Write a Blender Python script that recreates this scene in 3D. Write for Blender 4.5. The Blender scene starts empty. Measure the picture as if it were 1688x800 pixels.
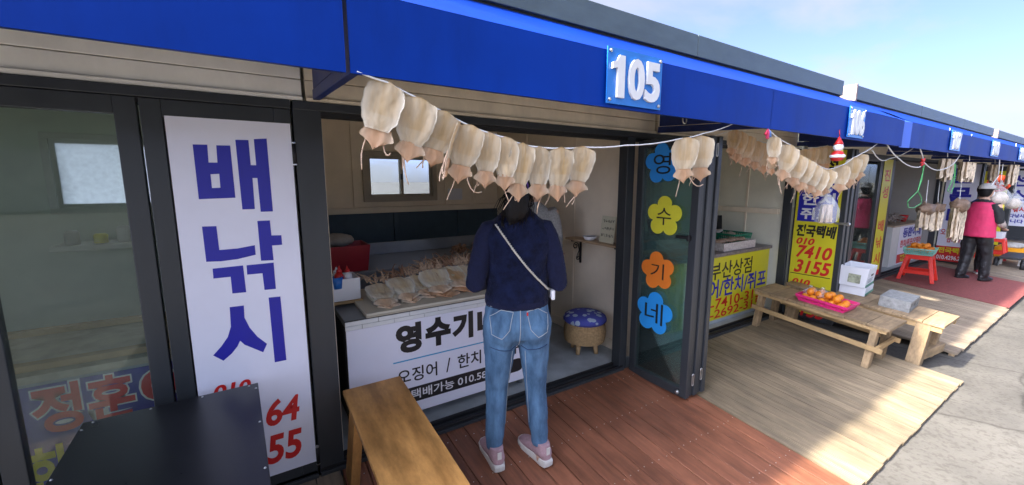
import bpy, bmesh, math, random
from mathutils import Vector, Matrix, noise
random.seed(7)
SC = bpy.context.scene
COL = SC.collection
rad = math.radians
# ---------------------------------------------------------------- camera
PITCH = rad(8.6); AZ = rad(57.36)
cd = bpy.data.cameras.new('camera'); cam = bpy.data.objects.new('camera', cd); COL.objects.link(cam)
cd.sensor_width = 36.0; cd.lens = 36.0 * 675.0 / 1688.0; cd.clip_start = 0.05; cd.clip_end = 5000
cam.location = (0, 0, 1.5)
fwd = Vector((math.cos(AZ) * math.cos(PITCH), math.sin(AZ) * math.cos(PITCH), -math.sin(PITCH)))
cam.rotation_euler = fwd.to_track_quat('-Z', 'Y').to_euler()
SC.camera = cam
# ---------------------------------------------------------------- light
SUN_T = Vector((0.98, -0.18, -1.0))            # the way the sunlight travels
SKY_STRENGTH = 0.15; SUN_STRENGTH = 1.1
wd = bpy.data.worlds.new('World'); SC.world = wd; wd.use_nodes = True
nt = wd.node_tree; N = nt.nodes; L = nt.links; N.clear()
out = N.new('ShaderNodeOutputWorld'); bg = N.new('ShaderNodeBackground'); bg.inputs['Strength'].default_value = SKY_STRENGTH
sky = N.new('ShaderNodeTexSky'); sky.sky_type = 'NISHITA'; sky.sun_disc = False
sky.sun_elevation = rad(45); sky.sun_rotation = rad(-79.6); sky.air_density = 0.10; sky.dust_density = 3.0; sky.ozone_density = 8.0
tc = N.new('ShaderNodeTexCoord'); sep = N.new('ShaderNodeSeparateXYZ'); L.new(tc.outputs['Generated'], sep.inputs[0])
# clouds lie on a flat layer overhead: direction divided by its height
zc = N.new('ShaderNodeMath'); zc.operation = 'MAXIMUM'; zc.inputs[1].default_value = 0.03; L.new(sep.outputs[2], zc.inputs[0])
za = N.new('ShaderNodeMath'); za.operation = 'ADD'; za.inputs[1].default_value = 0.18; L.new(zc.outputs[0], za.inputs[0])
dv = N.new('ShaderNodeVectorMath'); dv.operation = 'DIVIDE'; L.new(tc.outputs['Generated'], dv.inputs[0])
cb = N.new('ShaderNodeCombineXYZ')
for i in range(3): L.new(za.outputs[0], cb.inputs[i])
L.new(cb.outputs[0], dv.inputs[1])
mp = N.new('ShaderNodeMapping'); mp.inputs['Location'].default_value = (3.1, 1.7, 0); mp.inputs['Scale'].default_value = (1.0, 1.5, 1); L.new(dv.outputs[0], mp.inputs[0])
cn = N.new('ShaderNodeTexNoise'); cn.inputs['Scale'].default_value = 0.85; cn.inputs['Detail'].default_value = 8; cn.inputs['Roughness'].default_value = 0.52
cn.inputs['Distortion'].default_value = 0.25
L.new(mp.outputs[0], cn.inputs['Vector'])
cr = N.new('ShaderNodeValToRGB'); cr.color_ramp.elements[0].position = 0.43; cr.color_ramp.elements[1].position = 0.60
cr.color_ramp.elements[1].color = (0.8, 0.8, 0.8, 1)
L.new(cn.outputs['Fac'], cr.inputs[0])
mx = N.new('ShaderNodeMixRGB'); L.new(cr.outputs[0], mx.inputs[0]); L.new(sky.outputs[0], mx.inputs[1]); mx.inputs[2].default_value = (0.46, 0.46, 0.49, 1)
L.new(mx.outputs[0], bg.inputs['Color']); L.new(bg.outputs[0], out.inputs['Surface'])
sd = bpy.data.lights.new('sun', 'SUN'); sd.energy = SUN_STRENGTH; sd.angle = rad(1.6); sd.color = (1.0, 0.93, 0.82)
sun = bpy.data.objects.new('sun', sd); COL.objects.link(sun)
sun.rotation_euler = SUN_T.to_track_quat('-Z', 'Y').to_euler(); sun.location = (-6, 3, 9)
vs = SC.view_settings; vs.view_transform = 'Standard'; vs.look = 'None'; vs.gamma = 1.0; vs.exposure = 3.65; vs.use_curve_mapping = False
SC.cycles.max_bounces = 8; SC.cycles.transparent_max_bounces = 12

# ---------------------------------------------------------------- materials
MATS = {}
def mat(name, col, rough=0.6, var=0.12, scale=8.0, stretch=(1, 1, 1), bump=0.0, bscale=40.0, metal=0.0, col2=None, spec=0.5, rnd=0.0, trans=0.0, sheen=0.0, vcol=None, detail=6, coat=0.0, alpha=1.0, emit=None, grime=None):
    if name in MATS: return MATS[name]
    m = bpy.data.materials.new(name); m.use_nodes = True; t = m.node_tree; n = t.nodes; l = t.links
    p = n['Principled BSDF']; p.inputs['Roughness'].default_value = rough; p.inputs['Metallic'].default_value = metal
    p.inputs['Specular IOR Level'].default_value = spec
    c = n.new('ShaderNodeTexCoord'); mpn = n.new('ShaderNodeMapping'); mpn.inputs['Scale'].default_value = stretch
    if rnd:
        oi = n.new('ShaderNodeObjectInfo'); ml = n.new('ShaderNodeVectorMath'); ml.operation = 'MULTIPLY_ADD'
        l.new(oi.outputs['Random'], ml.inputs[0]); ml.inputs[1].default_value = (37, 51, 23); l.new(c.outputs['Object'], ml.inputs[2]); l.new(ml.outputs[0], mpn.inputs[0])
    else: l.new(c.outputs['Object'], mpn.inputs[0])
    nz = n.new('ShaderNodeTexNoise'); nz.inputs['Scale'].default_value = scale; nz.inputs['Detail'].default_value = detail; nz.inputs['Roughness'].default_value = 0.62
    l.new(mpn.outputs[0], nz.inputs['Vector'])
    rp = n.new('ShaderNodeValToRGB'); rp.color_ramp.elements[0].position = 0.3; rp.color_ramp.elements[1].position = 0.7
    a = [max(0, x * (1 - var)) for x in col[:3]]; b = list(col2[:3]) if col2 else [min(1, x * (1 + var)) for x in col[:3]]
    rp.color_ramp.elements[0].color = (*a, 1); rp.color_ramp.elements[1].color = (*b, 1); l.new(nz.outputs['Fac'], rp.inputs[0])
    last = rp.outputs[0]
    if vcol:
        at = n.new('ShaderNodeVertexColor'); at.layer_name = vcol; mm = n.new('ShaderNodeMixRGB'); mm.blend_type = 'MULTIPLY'; mm.inputs[0].default_value = 1
        l.new(last, mm.inputs[1]); l.new(at.outputs[0], mm.inputs[2]); last = mm.outputs[0]
    if rnd:
        hv = n.new('ShaderNodeHueSaturation'); mr = n.new('ShaderNodeMapRange'); mr.inputs[3].default_value = 1 - rnd; mr.inputs[4].default_value = 1 + rnd
        l.new(oi.outputs['Random'], mr.inputs[0]); l.new(mr.outputs[0], hv.inputs['Value']); l.new(last, hv.inputs['Color']); last = hv.outputs[0]
    if grime:      # dirt and wear spread over neighbouring pieces: noise in world space
        gp = n.new('ShaderNodeNewGeometry'); gm = n.new('ShaderNodeMapping'); gm.inputs['Scale'].default_value = grime[2]; l.new(gp.outputs['Position'], gm.inputs[0])
        gn = n.new('ShaderNodeTexNoise'); gn.inputs['Scale'].default_value = grime[0]; gn.inputs['Detail'].default_value = 8; gn.inputs['Roughness'].default_value = .68; l.new(gm.outputs[0], gn.inputs['Vector'])
        gr = n.new('ShaderNodeValToRGB'); gr.color_ramp.elements[0].position = .36; gr.color_ramp.elements[0].color = (1 - grime[1], 1 - grime[1], 1 - grime[1], 1); gr.color_ramp.elements[1].position = .6; gr.color_ramp.elements[1].color = (1.05, 1.05, 1.05, 1); l.new(gn.outputs['Fac'], gr.inputs[0])
        gx = n.new('ShaderNodeMixRGB'); gx.blend_type = 'MULTIPLY'; gx.inputs[0].default_value = 1; l.new(last, gx.inputs[1]); l.new(gr.outputs[0], gx.inputs[2]); last = gx.outputs[0]
    l.new(last, p.inputs['Base Color'])
    rr = n.new('ShaderNodeMapRange'); rr.inputs[3].default_value = max(0.02, rough - 0.08); rr.inputs[4].default_value = min(1, rough + 0.08); l.new(nz.outputs['Fac'], rr.inputs[0]); l.new(rr.outputs[0], p.inputs['Roughness'])
    if bump:
        n2 = n.new('ShaderNodeTexNoise'); n2.inputs['Scale'].default_value = bscale; n2.inputs['Detail'].default_value = 6; l.new(mpn.outputs[0], n2.inputs['Vector'])
        bp = n.new('ShaderNodeBump'); bp.inputs['Strength'].default_value = bump; bp.inputs['Distance'].default_value = 0.01; l.new(n2.outputs['Fac'], bp.inputs['Height']); l.new(bp.outputs[0], p.inputs['Normal'])
    if sheen: p.inputs['Sheen Weight'].default_value = sheen
    if coat: p.inputs['Coat Weight'].default_value = coat; p.inputs['Coat Roughness'].default_value = 0.15
    if emit: p.inputs['Emission Color'].default_value = (*emit[:3], 1); p.inputs['Emission Strength'].default_value = emit[3]
    if trans:
        tr = n.new('ShaderNodeBsdfTranslucent'); l.new(last, tr.inputs[0]); ms = n.new('ShaderNodeMixShader'); ms.inputs[0].default_value = trans
        l.new(p.outputs[0], ms.inputs[1]); l.new(tr.outputs[0], ms.inputs[2]); l.new(ms.outputs[0], n['Material Output'].inputs[0])
    if alpha < 1:
        tr = n.new('ShaderNodeBsdfTransparent'); ms = n.new('ShaderNodeMixShader'); ms.inputs[0].default_value = alpha
        l.new(tr.outputs[0], ms.inputs[1]); l.new(p.outputs[0], ms.inputs[2]); l.new(ms.outputs[0], n['Material Output'].inputs[0])
    MATS[name] = m; return m
def glass(name, tint, refl=0.06, rough=0.02, haze=0.0, dcol=(.5, .58, .52)):
    if name in MATS: return MATS[name]
    m = bpy.data.materials.new(name); m.use_nodes = True; t = m.node_tree; n = t.nodes; l = t.links; n.remove(n['Principled BSDF'])
    tr = n.new('ShaderNodeBsdfTransparent'); tr.inputs[0].default_value = (*tint, 1); gl = n.new('ShaderNodeBsdfGlossy'); gl.inputs['Roughness'].default_value = rough; gl.inputs[0].default_value = (0.9, 0.95, 0.92, 1)
    fr = n.new('ShaderNodeFresnel'); fr.inputs[0].default_value = 1.5; ad = n.new('ShaderNodeMath'); ad.operation = 'ADD'; ad.inputs[1].default_value = refl; l.new(fr.outputs[0], ad.inputs[0])
    base = tr.outputs[0]
    if haze:      # patchy pale film that paints the milky haze into the pane
        df = n.new('ShaderNodeBsdfDiffuse'); df.inputs[0].default_value = (*dcol, 1); dm = n.new('ShaderNodeMixShader'); c = n.new('ShaderNodeTexCoord'); nz = n.new('ShaderNodeTexNoise'); nz.inputs['Scale'].default_value = 3.5; nz.inputs['Detail'].default_value = 8; nz.inputs['Distortion'].default_value = .8; l.new(c.outputs['Object'], nz.inputs['Vector'])
        mr = n.new('ShaderNodeMapRange'); mr.inputs[1].default_value = .3; mr.inputs[2].default_value = .75; mr.inputs[3].default_value = haze * .6; mr.inputs[4].default_value = haze * 1.5; l.new(nz.outputs['Fac'], mr.inputs[0]); l.new(mr.outputs[0], dm.inputs[0]); l.new(tr.outputs[0], dm.inputs[1]); l.new(df.outputs[0], dm.inputs[2]); base = dm.outputs[0]
    ms = n.new('ShaderNodeMixShader'); l.new(ad.outputs[0], ms.inputs[0]); l.new(base, ms.inputs[1]); l.new(gl.outputs[0], ms.inputs[2]); l.new(ms.outputs[0], n['Material Output'].inputs[0])
    MATS[name] = m; return m

M_AWN = mat('awning_vinyl', (0.0005, 0.032, 0.27), 0.5, 0.10, 2.0, bump=0.06, bscale=6, spec=0.12, grime=(3.0, .16, (1.2, 1, .25)))
M_AWN2 = mat('awning_frame_paint', (0.012, 0.03, 0.16), 0.45, 0.2, 9)
M_DARK = mat('charcoal_aluminium', (0.034, 0.039, 0.044), 0.38, 0.15, 5, (1, 1, .2), metal=0.0)
M_BLACK = mat('black_rubber', (0.008, 0.008, 0.009), 0.6, 0.2)
M_BEIGE = mat('beige_panel', (0.84, 0.73, 0.55), 0.55, 0.07, 3, (1, 1, 1), bump=0.04, bscale=60, grime=(4, .14, (1, 1, .4)))
M_BEIGE2 = mat('pale_panel', (0.88, 0.86, 0.78), 0.5, 0.06, 3, bump=0.02, bscale=60, grime=(4, .07, (1, 1, .4)))
M_WALLIN = mat('inner_wall_panel', (0.86, 0.75, 0.58), 0.6, 0.08, 3)
M_WALLGR = mat('inner_wall_olive', (0.74, 0.72, 0.58), 0.6, 0.08, 3)
M_TEAL = mat('fascia_paint', (0.095, 0.128, 0.122), 0.45, 0.16, 4, (1, 1, 3), bump=0.03)
M_NAVY = mat('navy_wainscot', (0.04, 0.075, 0.10), 0.5, 0.15)
M_GREYFLOOR = mat('painted_floor', (0.38, 0.42, 0.44), 0.5, 0.2, 6, bump=0.05)
M_WHITE = mat('white_vinyl', (0.82, 0.82, 0.83), 0.35, 0.03, 2)
M_BANNER = mat('banner_white', (0.82, 0.83, 0.93), 0.32, 0.04, 2)
M_INKBLUE = mat('ink_blue', (0.018, 0.018, 0.36), 0.4, 0.05)
M_INKRED = mat('ink_red', (0.65, 0.02, 0.02), 0.4, 0.06)
M_INKBLACK = mat('ink_black', (0.012, 0.012, 0.013), 0.45, 0.1)
M_INKWHITE = mat('ink_white', (0.8, 0.8, 0.82), 0.4, 0.03)
M_INKYEL = mat('ink_yellow', (0.78, 0.68, 0.02), 0.4, 0.05)
M_INKCYAN = mat('ink_cyan', (0.05, 0.36, 0.62), 0.4, 0.05)
M_YELLOW = mat('yellow_vinyl', (0.68, 0.62, 0.025), 0.36, 0.05, 3)
M_PLATE = mat('plate_blue', (0.015, 0.17, 0.55), 0.25, 0.06, 3)
M_DIGIT = mat('digit_white', (0.74, 0.74, 0.72), 0.5, 0.06, 12)
M_STEEL = mat('bright_steel', (0.6, 0.6, 0.58), 0.3, 0.1, metal=0.9)
M_CONC = mat('concrete', (0.108, 0.100, 0.085), 0.85, 0.28, 1.3, bump=0.5, bscale=45, detail=12)
M_CONCB = mat('cinder_concrete', (0.25, 0.25, 0.235), 0.9, 0.3, 30, bump=0.8, bscale=90)
M_REDDECK = mat('red_stained_plank', (0.27, 0.102, 0.052), 0.5, 0.34, 5, (6, 0.6, 1), bump=0.25, bscale=14, rnd=0.16, grime=(2.6, .35, (1, .7, 1)))
M_TANDECK = mat('tan_deck_plank', (0.245, 0.185, 0.110), 0.7, 0.3, 6, (5, 0.5, 1), bump=0.3, bscale=14, rnd=0.12, grime=(2.2, .36, (1, .7, 1)))
M_GREYDECK = mat('weathered_plank', (0.265, 0.205, 0.138), 0.75, 0.28, 6, (5, 0.5, 1), bump=0.3, bscale=14, rnd=0.12, grime=(2.2, .36, (1, .7, 1)))
M_RUG = mat('red_mat', (0.20, 0.05, 0.042), 0.9, 0.2, 14, (1, 3, 1), bump=0.4, bscale=70)
M_OAK = mat('varnished_plank', (0.42, 0.19, 0.05), 0.42, 0.40, 3.0, (4, 0.8, 1), bump=0.12, bscale=9, col2=(0.62, 0.31, 0.09), grime=(5, .42, (1.3, .6, 1)))
M_PINE = mat('raw_pine', (0.40, 0.265, 0.12), 0.65, 0.22, 8, (1, 1, 1), bump=0.2, bscale=20, rnd=0.08)
M_WOOD = mat('weathered_bench_wood', (0.31, 0.215, 0.115), 0.68, 0.32, 7, (.7, 6, 2), bump=0.25, bscale=18, rnd=0.16, grime=(4, .35, (1, 1, 1)))
M_BLKTOP = mat('black_laminate', (0.005, 0.006, 0.010), 0.3, 0.4, 3, col2=(.012, .013, .017), detail=10)
M_SQUID = mat('dried_squid', (0.72, 0.645, 0.50), 0.45, 0.07, 5, (4, 4, .5), bump=0.06, bscale=5, trans=0.5, vcol='tone', rnd=0.05)
M_SQUID2 = mat('browned_squid', (0.80, 0.65, 0.46), 0.5, 0.12, 5, (4, 4, .5), bump=0.12, bscale=5, trans=0.3, vcol='tone', rnd=0.1)
M_SQW = mat('wrapped_squid', (0.95, 0.88, 0.74), 0.3, 0.14, 5, (4, 4, .5), bump=0.25, bscale=6, trans=0.1, vcol='tone', rnd=0.08, coat=.5)
M_TENT = mat('squid_tentacle', (0.62, 0.44, 0.30), 0.5, 0.3, 30, trans=0.15)
M_TENTD = mat('squid_tentacle_dark', (0.30, 0.17, 0.10), 0.55, 0.5, 40)
M_ROPE = mat('white_cord', (0.72, 0.72, 0.70), 0.7, 0.1, 60)
M_BAG = mat('clear_plastic_bag', (0.75, 0.78, 0.80), 0.12, 0.05, 20, bump=0.6, bscale=18, alpha=0.26)
M_GLASS = glass('tinted_glass', (0.93, 0.97, 0.94), -0.012, haze=.045, dcol=(.45, .55, .47))
M_GLASSF = glass('far_glass', (0.9, 0.94, 0.92), -0.02, haze=.05)
M_GLASS2 = glass('folded_door_glass', (0.90, 0.965, 0.955), 0.02, haze=.045, dcol=(.35, .55, .52))
M_GLASSC = glass('clear_glass', (0.93, 0.96, 0.96), 0.02)

def weather_concrete(m):
    t = m.node_tree; n = t.nodes; l = t.links; p = n['Principled BSDF']; old = p.inputs['Base Color'].links[0].from_socket
    c = n.new('ShaderNodeTexCoord'); nz = n.new('ShaderNodeTexNoise'); nz.inputs['Scale'].default_value = 1.1; nz.inputs['Detail'].default_value = 5; l.new(c.outputs['Object'], nz.inputs['Vector'])
    mixv = n.new('ShaderNodeMixRGB'); mixv.inputs[0].default_value = .22; l.new(c.outputs['Object'], mixv.inputs[1]); l.new(nz.outputs['Color'], mixv.inputs[2])
    vo = n.new('ShaderNodeTexVoronoi'); vo.feature = 'DISTANCE_TO_EDGE'; vo.inputs['Scale'].default_value = .55; l.new(mixv.outputs[0], vo.inputs['Vector'])
    rp = n.new('ShaderNodeValToRGB'); rp.color_ramp.elements[0].color = (.35, .33, .3, 1); rp.color_ramp.elements[1].position = .006; rp.color_ramp.elements[1].color = (1, 1, 1, 1); l.new(vo.outputs['Distance'], rp.inputs[0])
    m1 = n.new('ShaderNodeMixRGB'); m1.blend_type = 'MULTIPLY'; m1.inputs[0].default_value = .75; l.new(old, m1.inputs[1]); l.new(rp.outputs[0], m1.inputs[2])
    n2 = n.new('ShaderNodeTexNoise'); n2.inputs['Scale'].default_value = .45; n2.inputs['Detail'].default_value = 7; n2.inputs['Roughness'].default_value = .7; l.new(c.outputs['Object'], n2.inputs['Vector'])
    r2 = n.new('ShaderNodeValToRGB'); r2.color_ramp.elements[0].position = .35; r2.color_ramp.elements[0].color = (.62, .60, .56, 1); r2.color_ramp.elements[1].position = .55; r2.color_ramp.elements[1].color = (1.08, 1.06, 1.02, 1); l.new(n2.outputs['Fac'], r2.inputs[0])
    m2 = n.new('ShaderNodeMixRGB'); m2.blend_type = 'MULTIPLY'; m2.inputs[0].default_value = .8; l.new(m1.outputs[0], m2.inputs[1]); l.new(r2.outputs[0], m2.inputs[2])
    n3 = n.new('ShaderNodeTexNoise'); n3.inputs['Scale'].default_value = 38; n3.inputs['Detail'].default_value = 3; l.new(c.outputs['Object'], n3.inputs['Vector'])
    r3 = n.new('ShaderNodeValToRGB'); r3.color_ramp.elements[0].position = .36; r3.color_ramp.elements[0].color = (.6, .58, .55, 1); r3.color_ramp.elements[1].position = .5; r3.color_ramp.elements[1].color = (1, 1, 1, 1); l.new(n3.outputs['Fac'], r3.inputs[0])
    m3 = n.new('ShaderNodeMixRGB'); m3.blend_type = 'MULTIPLY'; m3.inputs[0].default_value = .6; l.new(m2.outputs[0], m3.inputs[1]); l.new(r3.outputs[0], m3.inputs[2]); l.new(m3.outputs[0], p.inputs['Base Color'])
weather_concrete(M_CONC)
# ---------------------------------------------------------------- mesh helpers
def link(o, parent=None):
    COL.objects.link(o)
    if parent is not None: o.parent = parent
    return o
def mob(name, verts, faces, m, parent=None, smooth=False, bevel=0, loc=None):
    me = bpy.data.meshes.new(name); me.from_pydata([tuple(v) for v in verts], [], faces); me.update()
    if m: me.materials.append(m)
    if smooth:
        for p in me.polygons: p.use_smooth = True
    o = bpy.data.objects.new(name, me); link(o, parent)
    if loc: o.location = loc
    if bevel:
        b = o.modifiers.new('bevel', 'BEVEL'); b.width = bevel; b.segments = 2; b.limit_method = 'ANGLE'; b.angle_limit = rad(40)
    return o
class G:
    """collects shapes into one mesh"""
    def __init__(s): s.v = []; s.f = []
    def add(s, v, f):
        k = len(s.v); s.v += [Vector(a) for a in v]; s.f += [tuple(i + k for i in q) for q in f]; return s
    def box(s, x0, x1, y0, y1, z0, z1, M=None):
        v = [Vector((x, y, z)) for z in (z0, z1) for y in (y0, y1) for x in (x0, x1)]
        if M: v = [M @ a for a in v]
        return s.add(v, [(0, 2, 3, 1), (4, 5, 7, 6), (0, 1, 5, 4), (2, 6, 7, 3), (0, 4, 6, 2), (1, 3, 7, 5)])
    def bar(s, a, b, w, h, up=(0, 0, 1)):
        a = Vector(a); b = Vector(b); d = (b - a).normalized(); u = Vector(up)
        if abs(d.dot(u)) > 0.98: u = Vector((0, 1, 0))
        r = d.cross(u).normalized(); u = r.cross(d).normalized()
        v = [p + r * sx * w / 2 + u * sz * h / 2 for p in (a, b) for sz in (-1, 1) for sx in (-1, 1)]
        return s.add(v, [(0, 1, 3, 2), (4, 6, 7, 5), (0, 4, 5, 1), (2, 3, 7, 6), (0, 2, 6, 4), (1, 5, 7, 3)])
    def cyl(s, a, b, r, r2=None, n=16, cap=True):
        a = Vector(a); b = Vector(b); d = (b - a).normalized(); u = Vector((0, 0, 1)) if abs(d.z) < 0.9 else Vector((1, 0, 0))
        x = d.cross(u).normalized(); y = d.cross(x); r2 = r if r2 is None else r2
        v = [p + (x * math.cos(2 * math.pi * i / n) + y * math.sin(2 * math.pi * i / n)) * q for p, q in ((a, r), (b, r2)) for i in range(n)]
        f = [(i, (i + 1) % n, n + (i + 1) % n, n + i) for i in range(n)]
        if cap: f += [tuple(range(n))[::-1], tuple(range(n, 2 * n))]
        return s.add(v, f)
    def tube(s, pts, r, n=8, r2=None):
        pts = [Vector(p) for p in pts]; k = len(pts); rings = []
        ref = Vector((0.13, 0.31, 0.94))
        for i, p in enumerate(pts):
            d = (pts[min(i + 1, k - 1)] - pts[max(i - 1, 0)]).normalized()
            x = d.cross(ref)
            if x.length < 1e-3: x = d.cross(Vector((1, 0, 0)))
            x.normalize(); y = d.cross(x)
            q = r if r2 is None else r + (r2 - r) * i / (k - 1)
            rings += [p + (x * math.cos(2 * math.pi * j / n) + y * math.sin(2 * math.pi * j / n)) * q for j in range(n)]
        f = [(i * n + j, i * n + (j + 1) % n, (i + 1) * n + (j + 1) % n, (i + 1) * n + j) for i in range(k - 1) for j in range(n)]
        f += [tuple(range(n))[::-1], tuple(range((k - 1) * n, k * n))]
        return s.add(rings, f)
    def lathe(s, prof, n=24, c=(0, 0, 0)):
        v = []; c = Vector(c)
        for r, z in prof: v += [c + Vector((r * math.cos(2 * math.pi * j / n), r * math.sin(2 * math.pi * j / n), z)) for j in range(n)]
        k = len(prof); f = [(i * n + j, i * n + (j + 1) % n, (i + 1) * n + (j + 1) % n, (i + 1) * n + j) for i in range(k - 1) for j in range(n)]
        f += [tuple(range(n))[::-1], tuple(range((k - 1) * n, k * n))]
        return s.add(v, f)
    def loft(s, secs, n=16):
        """secs: (center, rx, ry, xdir, ydir)"""
        v = []
        for c, rx, ry, xd, yd in secs:
            c = Vector(c); xd = Vector(xd); yd = Vector(yd)
            v += [c + xd * rx * math.cos(2 * math.pi * j / n) + yd * ry * math.sin(2 * math.pi * j / n) for j in range(n)]
        k = len(secs); f = [(i * n + j, i * n + (j + 1) % n, (i + 1) * n + (j + 1) % n, (i + 1) * n + j) for i in range(k - 1) for j in range(n)]
        f += [tuple(range(n))[::-1], tuple(range((k - 1) * n, k * n))]
        return s.add(v, f)
    def ball(s, c, r, n=14, sc=(1, 1, 1)):
        c = Vector(c); pr_ = []
        v = [c + Vector((0, 0, -r * sc[2]))]; m = n // 2
        for i in range(1, m):
            a = -math.pi / 2 + math.pi * i / m
            v += [c + Vector((r * sc[0] * math.cos(a) * math.cos(2 * math.pi * j / n), r * sc[1] * math.cos(a) * math.sin(2 * math.pi * j / n), r * sc[2] * math.sin(a))) for j in range(n)]
        v.append(c + Vector((0, 0, r * sc[2])))
        f = [(0, 1 + (j + 1) % n, 1 + j) for j in range(n)]
        for i in range(m - 2): f += [(1 + i * n + j, 1 + i * n + (j + 1) % n, 1 + (i + 1) * n + (j + 1) % n, 1 + (i + 1) * n + j) for j in range(n)]
        t = len(v) - 1; b = 1 + (m - 2) * n; f += [(t, b + j, b + (j + 1) % n) for j in range(n)]
        return s.add(v, f)
    def prism(s, poly, o, r, u, nrm, t):
        """2D polygon (may be concave) on plane o + x r + y u, from 0 to t along nrm"""
        o = Vector(o); r = Vector(r); u = Vector(u); nrm = Vector(nrm); k = len(poly)
        v = [o + r * x + u * y for x, y in poly]; v2 = [a + nrm * t for a in v]
        from mathutils.geometry import tessellate_polygon
        tri = tessellate_polygon([[Vector((x, y, 0)) for x, y in poly]])
        f = [tuple(q) for q in tri] + [tuple(i + k for i in q[::-1]) for q in tri] + [(i, (i + 1) % k, k + (i + 1) % k, k + i) for i in range(k)]
        return s.add(v + v2, f)
    def build(s, name, m, parent=None, smooth=False, bevel=0):
        return mob(name, s.v, s.f, m, parent, smooth, bevel)
def tag(o, label, cat, group=None, kind=None):
    if label: o['label'] = label
    if cat: o['category'] = cat
    if group: o['group'] = group
    if kind: o['kind'] = kind
    return o
def thing(name, label, cat, loc=(0, 0, 0), rz=0.0, group=None):
    o = bpy.data.objects.new(name, None); o.empty_display_size = 0.1; link(o); o.location = loc; o.rotation_euler = (0, 0, rz)
    return tag(o, label, cat, group)
def reparent(o, p):
    """keep world coordinates of a mesh already built in world space"""
    o.parent = p; o.matrix_parent_inverse = (Matrix.Translation(p.location) @ p.rotation_euler.to_matrix().to_4x4()).inverted(); return o
def dup(root, parent=None):
    c = root.copy(); COL.objects.link(c)
    if parent is not None: c.parent = parent
    for ch in list(root.children): dup(ch, c)
    return c
def smooth_angle(o, a=40):
    for p in o.data.polygons: p.use_smooth = True
    return o
# writing -----------------------------------------------------------------
_txt = {}
def text_mesh(body, bold=0.0, ext=0.0, space=1.0):
    key = (body, bold, ext, space)
    if key in _txt: return _txt[key]
    cu = bpy.data.curves.new('t', 'FONT'); cu.body = body; cu.offset = bold; cu.extrude = ext; cu.space_character = space; cu.resolution_u = 4; cu.space_line = 0.95
    o = bpy.data.objects.new('t', cu); COL.objects.link(o); bpy.context.view_layer.update()
    dg = bpy.context.evaluated_depsgraph_get(); me = o.evaluated_get(dg).to_mesh()
    v = [tuple(a.co) for a in me.vertices]; f = [tuple(p.vertices) for p in me.polygons]
    o.evaluated_get(dg).to_mesh_clear(); bpy.data.objects.remove(o); bpy.data.curves.remove(cu)
    _txt[key] = (v, f); return v, f
def writing(name, body, BL, BR, TL, nrm, m, parent, bold=0.012, lift=0.002, ext=0.0, space=1.0, bounds=None):
    """lay the lettering so that its bounding box fills the parallelogram BL, BR, TL"""
    v, f = text_mesh(body, bold, 0.1 if ext else 0.0, space)
    if bounds: vb = text_mesh(body, bounds, 0.0, space)[0]
    else: vb = v
    x0 = min(a[0] for a in vb); x1 = max(a[0] for a in vb); y0 = min(a[1] for a in vb); y1 = max(a[1] for a in vb)
    BL = Vector(BL); R = Vector(BR) - BL; U = Vector(TL) - BL; nrm = Vector(nrm).normalized()
    vv = [BL + R * ((a[0] - x0) / (x1 - x0)) + U * ((a[1] - y0) / (y1 - y0)) + nrm * (lift + (ext * (a[2] + 0.1) / 0.2 if ext else 0)) for a in v]
    return mob(name, vv, f, m, parent)
def remesh(g, name, m, parent, voxel=0.012, it=6, folds=0.0, fscale=7.0, zs=1.0):
    o = g.build('tmp', m); r = o.modifiers.new('r', 'REMESH'); r.mode = 'VOXEL'; r.voxel_size = voxel; r.use_smooth_shade = True
    s = o.modifiers.new('s', 'SMOOTH'); s.iterations = it; s.factor = 0.5
    bpy.context.view_layer.update(); dg = bpy.context.evaluated_depsgraph_get()
    me = bpy.data.meshes.new_from_object(o.evaluated_get(dg)); bpy.data.objects.remove(o); me.name = name
    if folds:
        nn = [v.normal.copy() for v in me.vertices]
        for v, q in zip(me.vertices, nn):
            p = Vector((v.co.x, v.co.y, v.co.z * zs)) * fscale
            v.co += q * folds * (noise.noise(p) + 0.6 * (1 - abs(noise.noise(p * 2.3)) * 2) * 0.5 + 0.35 * noise.noise(p * 4.1))
    if not me.materials: me.materials.append(m)
    for p in me.polygons: p.use_smooth = True
    o = bpy.data.objects.new(name, me); link(o, parent); return o
def catenary(pts, sag=0.0, n=6):
    out_ = []
    for i in range(len(pts) - 1):
        a = Vector(pts[i]); b = Vector(pts[i + 1])
        for k in range(n):
            t = k / n; p = a.lerp(b, t); p.z -= sag * 4 * t * (1 - t) * (b - a).length; out_.append(p)
    out_.append(Vector(pts[-1])); return out_
W = 2.135; SL = math.tan(rad(5.5))
def deckz(y): return (y - W) * SL
NY = (0, -1, 0); NX = (-1, 0, 0)

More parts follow.
